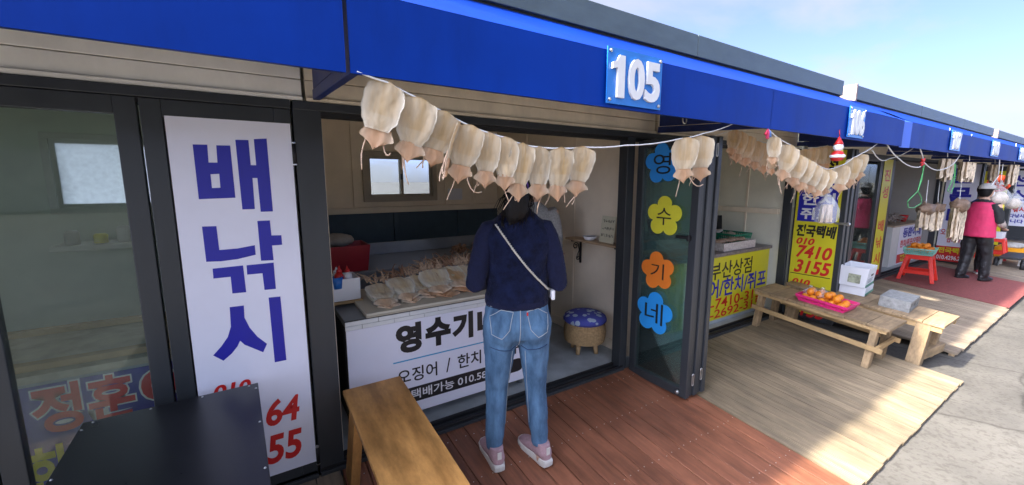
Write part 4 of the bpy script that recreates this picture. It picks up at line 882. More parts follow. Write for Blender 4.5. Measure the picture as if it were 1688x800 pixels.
rp = cush_nt.nodes.new('ShaderNodeValToRGB'); rp.color_ramp.interpolation = 'CONSTANT'; rp.color_ramp.elements[0].color = (.42, .52, .62, 1); rp.color_ramp.elements[1].position = .62; rp.color_ramp.elements[1].color = (.07, .085, .40, 1); cush_nt.links.new(ad.outputs[0], rp.inputs[0]); cush_nt.links.new(rp.outputs[0], p.inputs['Base Color'])
g.build('cushion', cush, st, True)
for a in (20, 110, 200, 290):
    g = G_(); c_, s_ = math.cos(rad(a)), math.sin(rad(a)); g.cyl((.115 * c_, .115 * s_, .0), (.10 * c_, .10 * s_, .101), .017, .024, 14); g.build('leg', mat('stool_leg_wood', (.55, .36, .18), .5, .15, 10), st, True)

# flower stickers on the folded glass door
def flower(y, z, r, col_, ch, label, rot=0, cs=.5):
    m_ = mat('foam_' + ch, col_, .6, .05); t = thing('flower_sticker', label, 'sticker', (2.4672, y, z)); pts = []
    for i in range(70):
        a = 2 * math.pi * i / 70; q = abs(math.cos(2.5 * (a + rot))); rr_ = r * (.66 + .34 * q ** .7); pts.append((rr_ * math.sin(a), rr_ * math.cos(a)))
    g = G_(); g.prism([(b, a) for b, a in pts], (-.005, 0, 0), (0, -1, 0), (0, 0, 1), (1, 0, 0), .005); g.build('petals', m_, t)
    writing('lettering', ch, (-.005, r * cs, -r * cs), (-.005, -r * cs, -r * cs), (-.005, r * cs, r * cs), NX, M_INKBLACK, t, .002, .001)
for (c0, tp, bt_), col_, ch, lb, ro, cs in ((((2.467, 1.893, 1.618), (2.467, 1.902, 1.755), (2.467, 1.884, 1.478)), (.02, .27, .75), '영', 'upper blue flower sticker half hidden by hanging squid', .1, .5), (((2.467, 1.854, 1.249), (2.467, 1.864, 1.390), (2.467, 1.845, 1.112)), (.72, .68, .04), '수', 'yellow flower sticker on the folded glass door', 0, .42), (((2.467, 1.885, 0.849), (2.467, 1.894, 0.986), (2.467, 1.876, 0.710)), (.85, .22, .02), '기', 'orange flower sticker on the folded glass door', .15, .4), (((2.467, 1.897, 0.529), (2.467, 1.907, 0.684), (2.467, 1.888, 0.376)), (.02, .32, .82), '네', 'lower blue flower sticker below the orange one', -.1, .5)):
    flower(c0[1], c0[2], (tp[2] - bt_[2]) / 2 * 1.04, col_, ch, lb, ro, cs)

# --- stall 106 counter and banner
c6 = thing('sales_counter', 'stone topped counter with yellow phone number banner in stall 106', 'counter', (3.9, 2.3, Z0))
g = G(); g.box(2.80, 4.98, 2.31, 2.95, Z0 + .001, .735); g.build('cabinet', M_GREYFLOOR, c6)
g = G(); g.box(2.78, 5.0, 2.285, 3.0, .7355, .77); g.build('counter_top', mat('brown_stone', (.2, .17, .16), .4, .4, 30), c6, bevel=.004)
b6 = sheet('banner', 2.80, 4.98, .07, .734, 2.304, M_YELLOW, c6)
y6 = 2.304
def b6t(body, x0, x1, z0, z1, m_, b): o = writing('lettering', body, (x0, y6, z0), (x1, y6, z0), (x0, y6, z1), NY, m_, None, b, .0015); o.parent = b6
b6t('부산상점', 3.83, 4.62, .50, .68, M_INKBLACK, .014); b6t('오징어/한치/쥐포', 3.42, 4.95, .30, .50, M_INKBLUE, .022); b6t('010-7410-3155', 3.52, 4.97, .185, .295, M_INKRED, .014); b6t('010-2692-3155', 3.52, 4.97, .065 + .02, .168 + .01, M_INKRED, .014)
def basket(name, sx, sy, sz, m_, loc, label, cat, rz=0.0, flare=.02, nb=None, rx=0.0):
    """plastic basket: solid floor, rim, and a wall of bars"""
    t = thing(name, label, cat, loc, rz); t.rotation_euler = (rx, 0, rz)
    g = G_(); a, b = sx / 2, sy / 2; A, B = a + flare, b + flare; g.box(-a, a, -b, b, 0, .006); g.build('base', m_, t)
    g = G_()
    for z, w_, k in ((sz - .008, .012, 1.0), (.012, .008, .1)):
        aa = lerp(a, A, k); bb = lerp(b, B, k)
        for p, q in (((-aa, -bb), (aa, -bb)), ((aa, -bb), (aa, bb)), ((aa, bb), (-aa, bb)), ((-aa, bb), (-aa, -bb))): g.bar((*p, z), (*q, z), w_ * .8, w_ * 1.5)
    g.build('rim', m_, t)
    g = G_(); nx = max(6, int(sx / .022)); ny = max(6, int(sy / .022))
    for i in range(nx + 1):
        u = -1 + 2 * i / nx
        for s in (-1, 1): g.bar((u * a, s * b, .006), (u * A, s * B, sz - .01), .008, .004, (0, 1, 0))
    for i in range(ny + 1):
        u = -1 + 2 * i / ny
        for s in (-1, 1): g.bar((s * a, u * b, .006), (s * A, u * B, sz - .01), .008, .004, (1, 0, 0))
    for zz_ in (.35, .65):
        aa = lerp(a, A, zz_); bb = lerp(b, B, zz_)
        for p, q in (((-aa, -bb), (aa, -bb)), ((aa, -bb), (aa, bb)), ((aa, bb), (-aa, bb)), ((-aa, bb), (-aa, -bb))): g.bar((*p, sz * zz_), (*q, sz * zz_), .004, .009)
    o = g.build('lattice', m_, t); o['kind'] = 'stuff'
    return t
M_GRN = mat('green_plastic', (.01, .22, .12), .35, .1)
basket('green_basket', .30, .34, .13, M_GRN, (4.72, 2.66, .7705), 'green plastic basket of bagged snacks on counter 106', 'basket')
M_PKT = mat('snack_packet', (.42, .34, .27), .35, .4, 18, bump=.5)
for i in range(7):
    g = G_(); g.ball((0, 0, 0), .075, 14, (1, .7, .26))
    for v in g.v: v += v.normalized() * .012 * noise.noise(v * 40 + Vector((i, 0, 0)))
    o = g.build('snack_packet', M_PKT if i % 3 else mat('pale_packet', (.6, .58, .55), .3, .2, 20), None, True); o.location = (4.63 + .07 * (i % 3), 2.56 + .09 * (i // 3), .80 + .035 * (i // 2)); o.rotation_euler = (random.uniform(-.4, .4), random.uniform(-.5, .5), i * 1.3); tag(o, 'bagged dried snack piled in the green basket', 'snack packet', 'snack packets in the green basket')
pb = open_box('carton', mat('pink_print_carton', (.62, .5, .46), .5, .35, 60, col2=(.75, .7, .66)), .62, .24, .085, .004); pb.location = (4.40, 2.45, .7705); tag(pb, 'low pink printed carton of dried fish before the green basket', 'carton')
for i in range(5):
    g = G_(); g.ball((0, 0, 0), .08, 12, (1, .6, .25))
    for v in g.v: v += v.normalized() * .016 * noise.noise(v * 45 + Vector((0, i, 0)))
    o = g.build('dried_fish', mat('dried_fish_pile', (.5, .33, .22), .5, .35, 30), None, True); o.location = (4.2 + .1 * i, 2.45 + .02 * (i % 2), .855); tag(o, 'brown dried fish lying in the pink carton', 'dried fish', 'dried fish in the pink carton')
g = G_(); g.box(-.18, .18, -.012, .012, 0, .30); o = g.build('blackboard', M_BLACK, None, False, .004); o.location = (4.80, 2.90, .7705); o.rotation_euler = (-.08, 0, -.1); tag(o, 'black board standing behind the green basket', 'board')
# yellow sign on the folded doors of 106 (faces -x)
xs6 = 5.030
y6s = thing('door_sign', 'tall yellow door sign with blue box and red phone numbers', 'sign', (xs6, 1.92, .05))
sheet_x('panel', 1.70, 2.10, .065, 1.80, xs6 - .001, M_YELLOW, y6s)
def s6(body, ya, yb2, z0, z1, m_, b, shear=0.0, nm='lettering', lift=.0015):
    o = writing(nm, body, (xs6 - .001, ya, z0), (xs6 - .001, yb2, z0), (xs6 - .001, ya - shear, z1), NX, m_, None, b, lift); return reparent(o, y6s)
sheet_x('blue_box', 1.725, 2.078, (5.030, 1.898, 1.068)[2], (5.030, 1.938, 1.487)[2], xs6 - .0018, M_INKBLUE, y6s, .0006)
s6('상점', 2.0, 1.76, 1.57, 1.74, M_INKBLACK, .03)
s6('한치', 2.05, 1.75, (5.030, 1.915, 1.240)[2], (5.030, 1.927, 1.373)[2], M_INKWHITE, .03, lift=.0025); s6('쥐포', 2.05, 1.75, (5.030, 1.900, 1.088)[2], (5.030, 1.912, 1.215)[2], M_INKWHITE, .03, lift=.0025)
ZV = {v: z for v, z in ((369, (5.030, 2.061, 1.035)[2]), (389, (5.030, 2.048, 0.903)[2]), (391, (5.030, 2.047, 0.889)[2]), (402, (5.030, 2.040, 0.816)[2]), (403, (5.030, 2.040, 0.810)[2]), (424, (5.030, 2.027, 0.670)[2]), (427, (5.030, 2.025, 0.650)[2]), (449, (5.030, 2.011, 0.503)[2]), (456, (5.030, 1.842, 0.489)[2]), (459, (5.030, 2.005, 0.436)[2]), (469, (5.030, 1.999, 0.368)[2]), (472, (5.030, 1.997, 0.348)[2]), (494, (5.030, 1.983, 0.199)[2]), (300, (5.030, 1.938, 1.487)[2]), (366, (5.030, 1.898, 1.068)[2]), (318, (5.030, 1.927, 1.373)[2]), (339, (5.030, 1.915, 1.240)[2]), (343, (5.030, 1.912, 1.215)[2]), (363, (5.030, 1.900, 1.088)[2]))}
s6('전국택배', 2.08, 1.72, ZV[389], ZV[369], M_INKBLACK, .045, .015); s6('010', 2.07, 1.90, ZV[402], ZV[391], M_INKRED, .04, .02); s6('7410', 2.06, 1.74, ZV[424], ZV[403], M_INKRED, .03, .03); s6('3155', 2.06, 1.74, ZV[449], ZV[427], M_INKRED, .03, .03)
sheet_x('rule_line', 1.715, 2.09, ZV[456] - .004, ZV[456] + .004, xs6 - .0018, M_INKBLACK, y6s, .0006)
s6('010', 2.07, 1.90, ZV[469], ZV[459], M_INKRED, .04, .02); s6('2692', 2.06, 1.74, ZV[494], ZV[472], M_INKRED, .03, .03); s6('3155', 2.06, 1.74, ZV[494] - .17, ZV[472] - .17, M_INKRED, .03, .03)

g = G_(); g.box(-.09, .09, -.002, 0, 0, .13); o = g.build('paper_note', M_INKWHITE, None); o.location = (2.02, 4.378, 1.28); tag(o, 'small white paper pinned beside the back window of stall 105', 'paper')

# ================================================================ furniture in front
# black riveted box table
bk = thing('black_table', 'black riveted box table in front of the glass door', 'table', (-.3, 1.6, -.08)); bk.rotation_euler = (0, 0, 0)
zt = .622
g = G(); v0 = [(-0.583, 2.015, 0.622), (-0.031, 2.023, 0.622), (-0.012, 1.250, 0.622), (-0.561, 1.602, 0.622)]
A_, B_ = Vector((-.578, 2.015, zt)), Vector((-.030, 2.025, zt)); Cc, Dd_ = Vector((-.005, 1.02, zt)), Vector((-.553, 1.01, zt))
gb = G(); gb.add([A_, B_, Cc, Dd_] + [p - Vector((0, 0, .012)) for p in (A_, B_, Cc, Dd_)], [(3, 2, 1, 0), (4, 5, 6, 7), (0, 1, 5, 4), (1, 2, 6, 5), (2, 3, 7, 6), (3, 0, 4, 7)]); gb.build('table_top', M_BLKTOP, bk, bevel=.002)
ins = lambda p, k: p.lerp((A_ + B_ + Cc + Dd_) / 4, k)
for p, q in ((A_, B_), (B_, Cc), (Cc, Dd_), (Dd_, A_)):
    p2, q2 = ins(p, .02), ins(q, .02); z_a = Vector((0, 0, .0125))
    gb = G(); lo = Vector((0, 0, -.66)); inn = ((A_ + B_ + Cc + Dd_) / 4 - (p2 + q2) / 2).normalized() * .012
    gb.add([p2 - z_a, q2 - z_a, q2 + lo, p2 + lo, p2 - z_a + inn, q2 - z_a + inn, q2 + lo + inn, p2 + lo + inn], [(0, 1, 2, 3), (7, 6, 5, 4), (0, 4, 5, 1), (3, 2, 6, 7), (0, 3, 7, 4), (1, 5, 6, 2)]); gb.build('side_panel', M_BLKTOP, bk)
    for i in range(4):
        c = ins(p.lerp(q, .04 + .305 * i), .035); gb = G(); gb.cyl(c, c + Vector((0, 0, .003)), .0045, .003, 10); gb.build('rivet', M_STEEL, bk, True)
# benches: built flat in the frame of the sloping deck
def bench(loc, label, w, l, h, top_m, leg_m, planks, style, boards='along'):
    t = thing('bench', label, 'bench', loc); t.rotation_euler = (rad(5.5), 0, 0)
    if boards == 'along':
        pw = w / planks
        for i in range(planks): g = G_(); g.box(-w / 2 + i * pw + .001, -w / 2 + (i + 1) * pw - .001, -l, 0, h - .026, h); g.build('seat_plank' if planks > 1 else 'seat', top_m, t, False, .003)
    else:
        n = planks; pw = l / n
        for i in range(n): g = G_(); d = random.uniform(-.008, .008); g.box(-w / 2 + d, w / 2 + d, -(i + 1) * pw + .002, -i * pw - .002, h - .024, h + random.uniform(-.001, .001)); g.build('seat_plank', top_m, t, False, .002)
    return t
bb = bench((.466, 2.118, 0), 'varnished brown plank bench beside the black table', .293, 1.32, .462, M_OAK, M_OAK, 1, 0)
for y in (-.10, -1.16):
    g = G_(); g.bar((-.10, y, .43), (-.135, y, 0), .045, .11, (0, 1, 0)); g.build('leg', M_OAK, bb, False, .003)
    g = G_(); g.bar((.10, y, .43), (.135, y, 0), .045, .11, (0, 1, 0)); g.build('leg', M_OAK, bb, False, .003)
    g = G_(); g.bar((-.11, y, .30), (.11, y, .30), .03, .05); g.build('stretcher', M_OAK, bb, False, .003)
g = G_(); g.bar((0, -.13, .41), (0, -1.13, .41), .03, .06); g.build('apron', M_OAK, bb)
b6_ = bench((4.565, 2.165, 0), 'weathered slat bench with pink fruit basket before stall 106', .43, 1.10, .392, M_WOOD, M_WOOD, 7, 0, 'across')
for y in (-.07, -1.0):
    for sx in (-1, 1):
        g = G_(); g.bar((sx * .165, y, .366), (sx * .175, y, 0), .075, .05, (0, 1, 0)); g.build('leg', M_WOOD, b6_, False, .003)
for sx in (-1, 1):
    g = G_(); g.bar((sx * .195, -1.08, .352), (sx * .195, -.01, .352), .025, .028); g.build('apron', M_PINE, b6_, False, .002)
    g = G_(); g.bar((sx * .226, -1.09, .19), (sx * .226, -.02, .21), .022, .042); g.build('rail', M_PINE, b6_, False, .002)
g = G_(); g.bar((-.214, -1.047, .192), (.214, -1.047, .192), .022, .042); g.build('rail', M_PINE, b6_, False, .002)
b7 = bench((5.12, 2.10, 0), 'sturdy slat bench with cinder block, standing between the two decks', .50, 1.25, .40, M_WOOD, M_WOOD, 9, 0, 'across')
for y in (-.10, -1.12):
    for sx in (-1, 1):
        g = G_(); g.bar((sx * .19, y, .375), (sx * .19, y, -.03), .10, .10, (0, 1, 0)); g.build('leg', M_WOOD, b7, False, .004)
for sx in (-1, 1): g = G_(); g.bar((sx * .22, -1.24, .350), (sx * .22, -.01, .350), .03, .048); g.build('apron', M_PINE, b7, False, .003)
g = G_(); g.bar((-.1, -1.12, .06), (.30, -1.16, .06), .10, .09); g.build('stretcher', M_WOOD, b7, False, .006)
def on_bench(y, h, yw): return None
TILT = rad(5.5)
# pink basket with oranges
zb6 = lambda y, h=.392: h * math.cos(TILT) + (y - 2.165) * math.tan(TILT) + .003
pkb = basket('fruit_basket', .24, .36, .065, mat('pink_plastic', (.75, .03, .20), .35, .08), (4.54, 1.56, zb6(1.56)), 'pink plastic basket of bagged oranges on the slat bench', 'basket', 0, .025, rx=TILT)
M_ORG = mat('orange_peel', (.85, .27, .015), .42, .1, 30, bump=.25, bscale=150)
rd = random.Random(3); k = 0
def orange(loc, r, label, group):
    g = G_(); g.ball((0, 0, 0), r, 14, (1, 1, .86)); o = g.build('orange', M_ORG, None, True); o.location = loc; o.rotation_euler = (rd.uniform(0, 6), rd.uniform(0, 6), 0); return tag(o, label, 'orange', group)
for j in range(5):
    for i in range(3):
        y = 1.42 + j * .072 + rd.uniform(-.008, .008); x = 4.465 + i * .074 + rd.uniform(-.006, .006); orange((x, y, zb6(y) + .040 + rd.uniform(0, .006)), .034 * rd.uniform(.93, 1.05), 'orange in the bottom layer of the pink basket', 'oranges in the pink basket'); k += 1
for j in range(4):
    for i in range(2):
        y = 1.46 + j * .075 + rd.uniform(-.012, .012); x = 4.50 + i * .078 + rd.uniform(-.01, .01); orange((x, y, zb6(y) + .088 + rd.uniform(0, .012)), .034 * rd.uniform(.93, 1.05), 'orange on top of the pile in the pink basket', 'oranges heaped in the pink basket')
def plastic_bag(loc, w, d, h, label, tie=True, m_=None, seed=1, name='plastic_bag', tall=1.0):
    t = thing(name, label, 'bag', loc); g = G_()
    prof = [(.001, 0), (.55, .01), (.85, .08), (1.0, .25), (.95, .45), (.72, .66), (.40, .82), (.16, .92), (.10, .96), (.22, 1.03), (.30, 1.10)]
    g.lathe([(r, z * h) for r, z in prof], 26)
    for v in g.v:
        q = Vector((v.x, v.y, 0)); a = math.atan2(v.y, v.x); s = 1 + .10 * math.sin(a * 7 + seed) * (v.z / h) + .12 * noise.noise(Vector((a * 2 + seed, v.z * 30, seed)))
        v.x *= w / 2 * s; v.y *= d / 2 * s
    g.build('bag', m_ or M_BAG, t, True); return t
for i, (y, s) in enumerate(((1.70, .9), (1.60, 1.0))):
    b_ = plastic_bag((4.55, y, zb6(y) + .055), .16, .12, .085 * s, 'clear plastic bag knotted over oranges, %s in the pink basket' % ('far one' if i == 0 else 'near one'), seed=i + 2)
# cinder block
zb7 = lambda y: .40 * math.cos(TILT) + (y - 2.10) * math.tan(TILT) + .003
cbk = thing('cinder_block', 'grey cinder block lying on the sturdy bench', 'block', (5.17, 1.20, zb7(1.20))); cbk.rotation_euler = (TILT, 0, rad(4))
g = G_(); sx, sy, sz = .19, .11, .10
for a, b, c_, d_, e, f_ in ((-sx, sx, -sy, sy, 0, .022), (-sx, sx, -sy, sy, sz - .022, sz), (-sx, -sx + .03, -sy, sy, .0225, sz - .0225), (-.08, -.045, -sy, sy, .0225, sz - .0225), (.045, .08, -sy, sy, .0225, sz - .0225), (sx - .03, sx, -sy, sy, .0225, sz - .0225)): g.box(a, b, c_, d_, e, f_)
g.build('block', M_CONCB, cbk)
# white cartons
M_CART = mat('white_carton', (.72, .73, .75), .5, .05, 4)
for i, (z, sz, dx, lb) in enumerate(((0, .085, .02, 'lower white carton on the sturdy bench, squashed flat'), (.087, .20, 0, 'upper open white carton with green stripe on the sturdy bench'))):
    t = thing('carton', lb, 'carton', (5.27 + dx, 1.57, zb7(1.57) + z)); t.rotation_euler = (TILT * .6, 0, rad(6))
    o = open_box('box', M_CART, .34, .21, sz, .006, t, .010 if i else 0)
    g = G_(); g.box(-.171, .171, -.1085, -.1065, .008, .03); g.build('stripe', mat('carton_green', (.03, .25, .15), .5), t)
    if i:
        g = G_(); g.box(-.03, .06, -.1135, -.1115, .11, .13); g.build('print_mark', M_INKBLACK, t)
        for q in range(3): g = G_(); g.box(-.12, .03 + .03 * q, -.1115, -.1085, .05 + .016 * q, .056 + .016 * q); g.build('print_line', mat('carton_grey_print', (.3, .32, .33), .5), t)
        g = G_(); g.box(-.180, -.1735, -.06, .04, .04, .13); g.build('print_panel', mat('carton_olive_print', (.3, .32, .22), .5, .6, 30), t)
# --- red stools
M_RSTOOL = mat('red_stool_plastic', (.75, .035, .02), .32, .06)
def stool(loc, label, h=.40, rz=0.0, s=1.0):
    t = thing('plastic_stool', label, 'stool', loc, rz)
    g = G_(); a = .125 * s; g.box(-a, a, -a, a, h - .022, h); g.build('seat', M_RSTOOL, t, False, .012)
    g = G_()
    for sx in (-1, 1):
        g.bar((sx * (a - .012), -a + .01, h - .04), (sx * (a - .012), a - .01, h - .04), .02, .05); g.bar((-a + .01, sx * (a - .012), h - .04), (a - .01, sx * (a - .012), h - .04), .02, .05)
    g.build('skirt', M_RSTOOL, t)
    for sx in (-1, 1):
        for sy in (-1, 1): g = G_(); g.bar((sx * (a - .02), sy * (a - .02), h - .03), (sx * (a + .045), sy * (a + .045), 0), .05, .045, (0, 1, 0)); g.build('leg', M_RSTOOL, t, False, .008)
    for z, k in ((.14, .03),):
        for sx in (-1, 1):
            g = G_(); g.bar((sx * (a + k - .01), -a - k + .02, z), (sx * (a + k - .01), a + k - .02, z), .014, .05); g.build('rung', M_RSTOOL, t)
            g = G_(); g.bar((-a - k + .02, sx * (a + k - .01), z), (a + k - .02, sx * (a + k - .01), z), .014, .05); g.build('rung', M_RSTOOL, t)
    return t
stool((8.62, 1.83, deckz(1.83) + .009), 'red plastic stool under the mint basket of oranges', .40, .1, 1.15)
mb = basket('fruit_basket', .34, .30, .10, mat('mint_plastic', (.25, .55, .45), .4, .08), (8.64, 1.84, .383), 'mint green basket of oranges on the red stool', 'basket', .1, .02)
for j in range(4):
    for i in range(4): orange((8.53 + i * .075, 1.74 + j * .07, .383 + .075 + rd.uniform(0, .01)), .037, 'orange in the lower layer of the mint basket', 'oranges in the mint basket')
for j in range(3):
    for i in range(3): orange((8.57 + i * .075, 1.78 + j * .065, .383 + .125 + rd.uniform(0, .012)), .037, 'orange on top of the pile in the mint basket', 'oranges heaped in the mint basket')
stool((12.45, 1.62, deckz(1.62) + .002), 'red plastic stool carrying a white box, far down the row', .42, .05, 1.2)
g = G_(); g.box(-.15, .15, -.12, .12, 0, .12); o = g.build('carton', M_CART, None, False, .005); o.location = (12.45, 1.62, deckz(1.62) + .423); tag(o, 'small white box on the far red stool', 'carton')
o = open_box('crate', mat('yellow_crate', (.75, .33, .01), .4, .08), .55, .4, .22, .012, None, .01); o.location = (13.2, 1.45, deckz(1.45) + .002); tag(o, 'orange yellow crate beyond the far red stool', 'crate')
g = G_(); g.ball((0, 0, 0), .2, 16, (1.1, .8, .35))
for v in g.v: v += v.normalized() * .03 * noise.noise(v * 14)
o = g.build('dried_fish_heap', mat('grey_fish', (.4, .38, .34), .5, .35, 20), None, True); o.location = (13.2, 1.45, deckz(1.45) + .24); tag(o, 'greyish dried fish heap in the yellow crate', 'dried fish')
ct = thing('hand_cart', 'small cart with black rubber wheels at the right edge', 'cart', (11.75, 1.13, -.166))
for y in (0, .32):
    g = G_(); pts = [(.10 * math.cos(a), y, .13 + .10 * math.sin(a)) for a in [2 * math.pi * i / 20 for i in range(21)]]; g.tube(pts, .033, 10); w_ = g.build('wheel', M_BLACK, ct, True)
    g = G_(); g.cyl((0, y - .03, .13), (0, y + .03, .13), .072, n=20); g.build('hub', mat('grey_hub', (.25, .27, .25), .5), w_)
g = G_(); g.box(-.15, .8, .03, .29, .24, .28); g.build('platform', mat('cart_black', (.02, .02, .02), .5), ct, False, .005)
for y in (.05, .27): g = G_(); g.bar((0, y, .12), (0, y, .24), .03, .03); g.build('fork', M_STEEL, ct)

# ================================================================ far signs and hanging things
s7 = thing('door_sign', 'narrow yellow strip sign with red vertical Korean letters', 'sign', (7.85, W, .2))
sheet('panel', 7.655, 8.0, .165, 1.80, W - .006, M_YELLOW, s7); sheet('red_foot', 7.655, 8.0, .09, .164, W - .006, M_INKRED, s7)
for i, ch in enumerate('진성 배낚시'):
    if ch != ' ':
        z = 1.66 - i * .245; o = wy('lettering', ch, 7.72, 7.94, z - .17, z, W - .006, M_INKRED, None, .02); reparent(o, s7)
c8 = thing('sales_counter', 'white counter with blue and red lettered banner in stall 108', 'counter', (10.0, 2.3, Z0))
g = G(); g.box(9.1, 10.74, 2.31, 2.95, Z0 + .001, .72); g.build('cabinet', M_PVCW, c8)
g = G(); g.box(9.08, 10.75, 2.28, 3.0, .7205, .745); g.build('counter_top', mat('tan_top', (.42, .33, .22), .5, .1), c8)
b8 = sheet('banner', 9.45, 10.74, .04, .715, 2.303, M_BANNER, c8)
for body, x0, x1, z0, z1, m_, b in (('동환이네', 9.62, 10.62, .50, .68, M_INKBLUE, .04), ('한치/쥐포/오징어', 9.55, 10.70, .33, .47, M_INKRED, .03), ('(소매/도매)', 9.75, 10.6, .24, .31, M_INKBLUE, .01)):
    o = writing('lettering', body, (x0, 2.303, z0), (x1, 2.303, z0), (x0, 2.303, z1), NY, m_, None, b, .003); o.parent = b8
g = G(); g.box(9.46, 10.73, 2.301, 2.3025, .06, .215); o = g.build('red_band', M_INKRED, None); o.parent = b8
o = writing('lettering', '전국택배', (9.6, 2.301, .08), (10.6, 2.301, .08), (9.6, 2.301, .2), NY, M_INKYEL, None, .05, .003); o.parent = b8
for i, (x, y, s) in enumerate(((9.4, 2.55, .26), (9.85, 2.6, .28))):
    g = G_(); rd2 = random.Random(i)
    for q in range(60):
        a = rd2.uniform(-s, s); b = rd2.uniform(-.15, .15); hh = rd2.uniform(.05, .17) * (1 - abs(a) / s * .5); g.tube([(a - .08, b, hh), (a, b + .03, hh + .03), (a + .1, b - .02, hh)], .016, 5, .008)
    o = g.build('dried_fish_heap', mat('greybrown_fish', (.27, .23, .2), .55, .4, 25), None, True); o.location = (x, y, .70 + .046); o['kind'] = 'stuff'; tag(o, 'grey brown dried fish heap on the %s of counter 108' % ('left' if i == 0 else 'middle'), 'dried fish')
g = G_(); g.lathe([(.001, 0), (.06, 0), (.09, .12), (.085, .12), (.055, .008), (.001, .008)], 18); o = g.build('bowl', M_RED, None, True); o.location = (10.25, 2.5, .746); tag(o, 'small red bowl on counter 108', 'bowl')
x8 = 10.815
s8 = thing('door_sign', 'white door sign with big blue letters over a red band', 'sign', (x8, 1.9, .05))
sheet_x('panel', 1.69, 2.10, .30, 1.78, x8 - .001, M_BANNER, s8); sheet_x('red_band', 1.69, 2.10, .02, .2995, x8 - .001, M_INKRED, s8)
def s8t(body, ya, yb2, z0, z1, m_, b): o = writing('lettering', body, (x8 - .001, ya, z0), (x8 - .001, yb2, z0), (x8 - .001, ya, z1), NX, m_, None, b, .002); reparent(o, s8)
s8t('돌', 2.03, 1.76, 1.45, 1.72, M_INKBLUE, .05); s8t('문', 2.03, 1.76, 1.10, 1.38, M_INKBLUE, .05); s8t('네', 2.03, 1.76, .70, 1.02, M_INKBLUE, .06); s8t('오징어 구이', 2.07, 1.71, .50, .62, M_INKRED, .02); s8t('합니다', 1.98, 1.80, .37, .47, M_INKRED, .02); s8t('전국택배', 2.07, 1.71, .17, .28, M_INKYEL, .04); s8t('010.4296.295', 2.08, 1.70, .05, .13, M_INKWHITE, .03)
x9 = 13.545
s9 = thing('door_sign', 'yellow door sign with red letters behind the pink vest person', 'sign', (x9, 1.9, .05))
sheet_x('panel', 1.70, 2.08, .12, 1.70, x9 - .001, M_YELLOW, s9)
for ch, z, m_ in (('한', 1.42, M_INKRED), ('치', 1.12, M_INKRED), ('낚', .85, M_INKRED), ('시', .55, M_INKBLUE)): o = writing('lettering', ch, (x9 - .001, 2.0, z), (x9 - .001, 1.77, z), (x9 - .001, 2.0, z + .22), NX, m_, None, .04, .003); reparent(o, s9)
rdisc = thing('round_sign', 'round orange red sign hanging behind the pink vest person', 'sign', (12.9, 1.75, 1.44)); g = G_(); g.cyl((0, 0, 0), (.01, 0, 0), .17, n=28); g.build('disc', mat('orange_red', (.6, .06, .02), .4), rdisc)
writing('lettering', '반시', (0, .10, -.06), (0, -.10, -.06), (0, .10, .07), NX, M_INKWHITE, rdisc, .03, .002)
x10 = 16.49
s10 = thing('door_sign', 'white door sign with blue letters on the farthest folded doors', 'sign', (x10, 1.9, .05))
sheet_x('panel', 1.66, 2.1, .35, 1.75, x10 - .001, M_BANNER, s10)
for body, z0, z1, m_ in (('선', 1.35, 1.65, M_INKBLUE), ('스', .98, 1.26, M_INKBLUE), ('배낚시', .70, .86, M_INKRED), ('바다낚시', .56, .66, M_INKBLUE), ('합니다', .42, .52, M_INKBLUE)): o = writing('lettering', body, (x10 - .001, 2.05, z0), (x10 - .001, 1.72, z0), (x10 - .001, 2.05, z1), NX, m_, None, .04, .003); reparent(o, s10)
# things seen inside stall 107 through the glass
for i, (x, y, z, sx, sz, m_, lb) in enumerate(((6.9, 2.6, Z0, .4, .38, M_RED, 'red crate behind the glass of stall 107'), (7.25, 2.55, Z0, .3, .5, M_YELLOW, 'yellow box behind the glass of stall 107'), (7.0, 2.7, .60, .35, .2, M_GRN, 'green tub behind the glass of stall 107'), (7.2, 2.6, .9, .4, .12, M_WHITE, 'white tray behind the glass of stall 107'))):
    o = open_box('storage_box', m_, sx, .3, sz, .01); o.location = (x, y, z + .001); tag(o, lb, 'box')
sf = thing('shelf_unit', 'shelf unit behind the glass of stall 107', 'shelf', (7.1, 2.7, Z0))
for z in (.57, .87):
    g = G(); g.box(6.75, 7.5, 2.42, 2.95, z, z + .029); g.build('shelf_board', M_PVCW, sf)
for x in (6.76, 7.48):
    for y in (2.44, 2.92): g = G(); g.box(x - .012, x + .012, y - .012, y + .012, Z0, 1.3); g.build('post', M_STEEL, sf)
g = G_(); g.ball((0, 0, 0), .09, 14); o = g.build('float_buoy', M_RED, None, True); o.location = (7.35, 2.35, 1.42); tag(o, 'red float hanging behind the glass of stall 107', 'float')
# red and white Christmas ornament, plain
orn = thing('hanging_ornament', 'small red and white hanging ornament under plate 106', 'ornament', (3.651, 1.290, 1.710))
g = G_(); g.lathe([(.001, -.07), (.035, -.065), (.045, -.03), (.03, .0), (.001, .005)], 16); g.build('lower_ball', M_RED, orn, True)
g = G_(); g.lathe([(.046, -.045), (.049, -.035), (.046, -.025)], 16); g.build('white_band', M_WHITE, orn, True)
g = G_(); g.ball((0, 0, .03), .032, 14); g.build('white_ball', M_WHITE, orn, True)
g = G_(); g.lathe([(.03, .05), (.026, .06), (.001, .11)], 14); g.build('red_cone', M_RED, orn, True)
g = G_(); g.ball((.055, .01, .005), .035, 14, (1, .6, 1)); g.build('yellow_ball', M_INKYEL, orn, True)
g = G_(); g.tube([(0, 0, .11), (0, .005, .155)], .003, 6); g.build('loop', M_RED, orn, True)
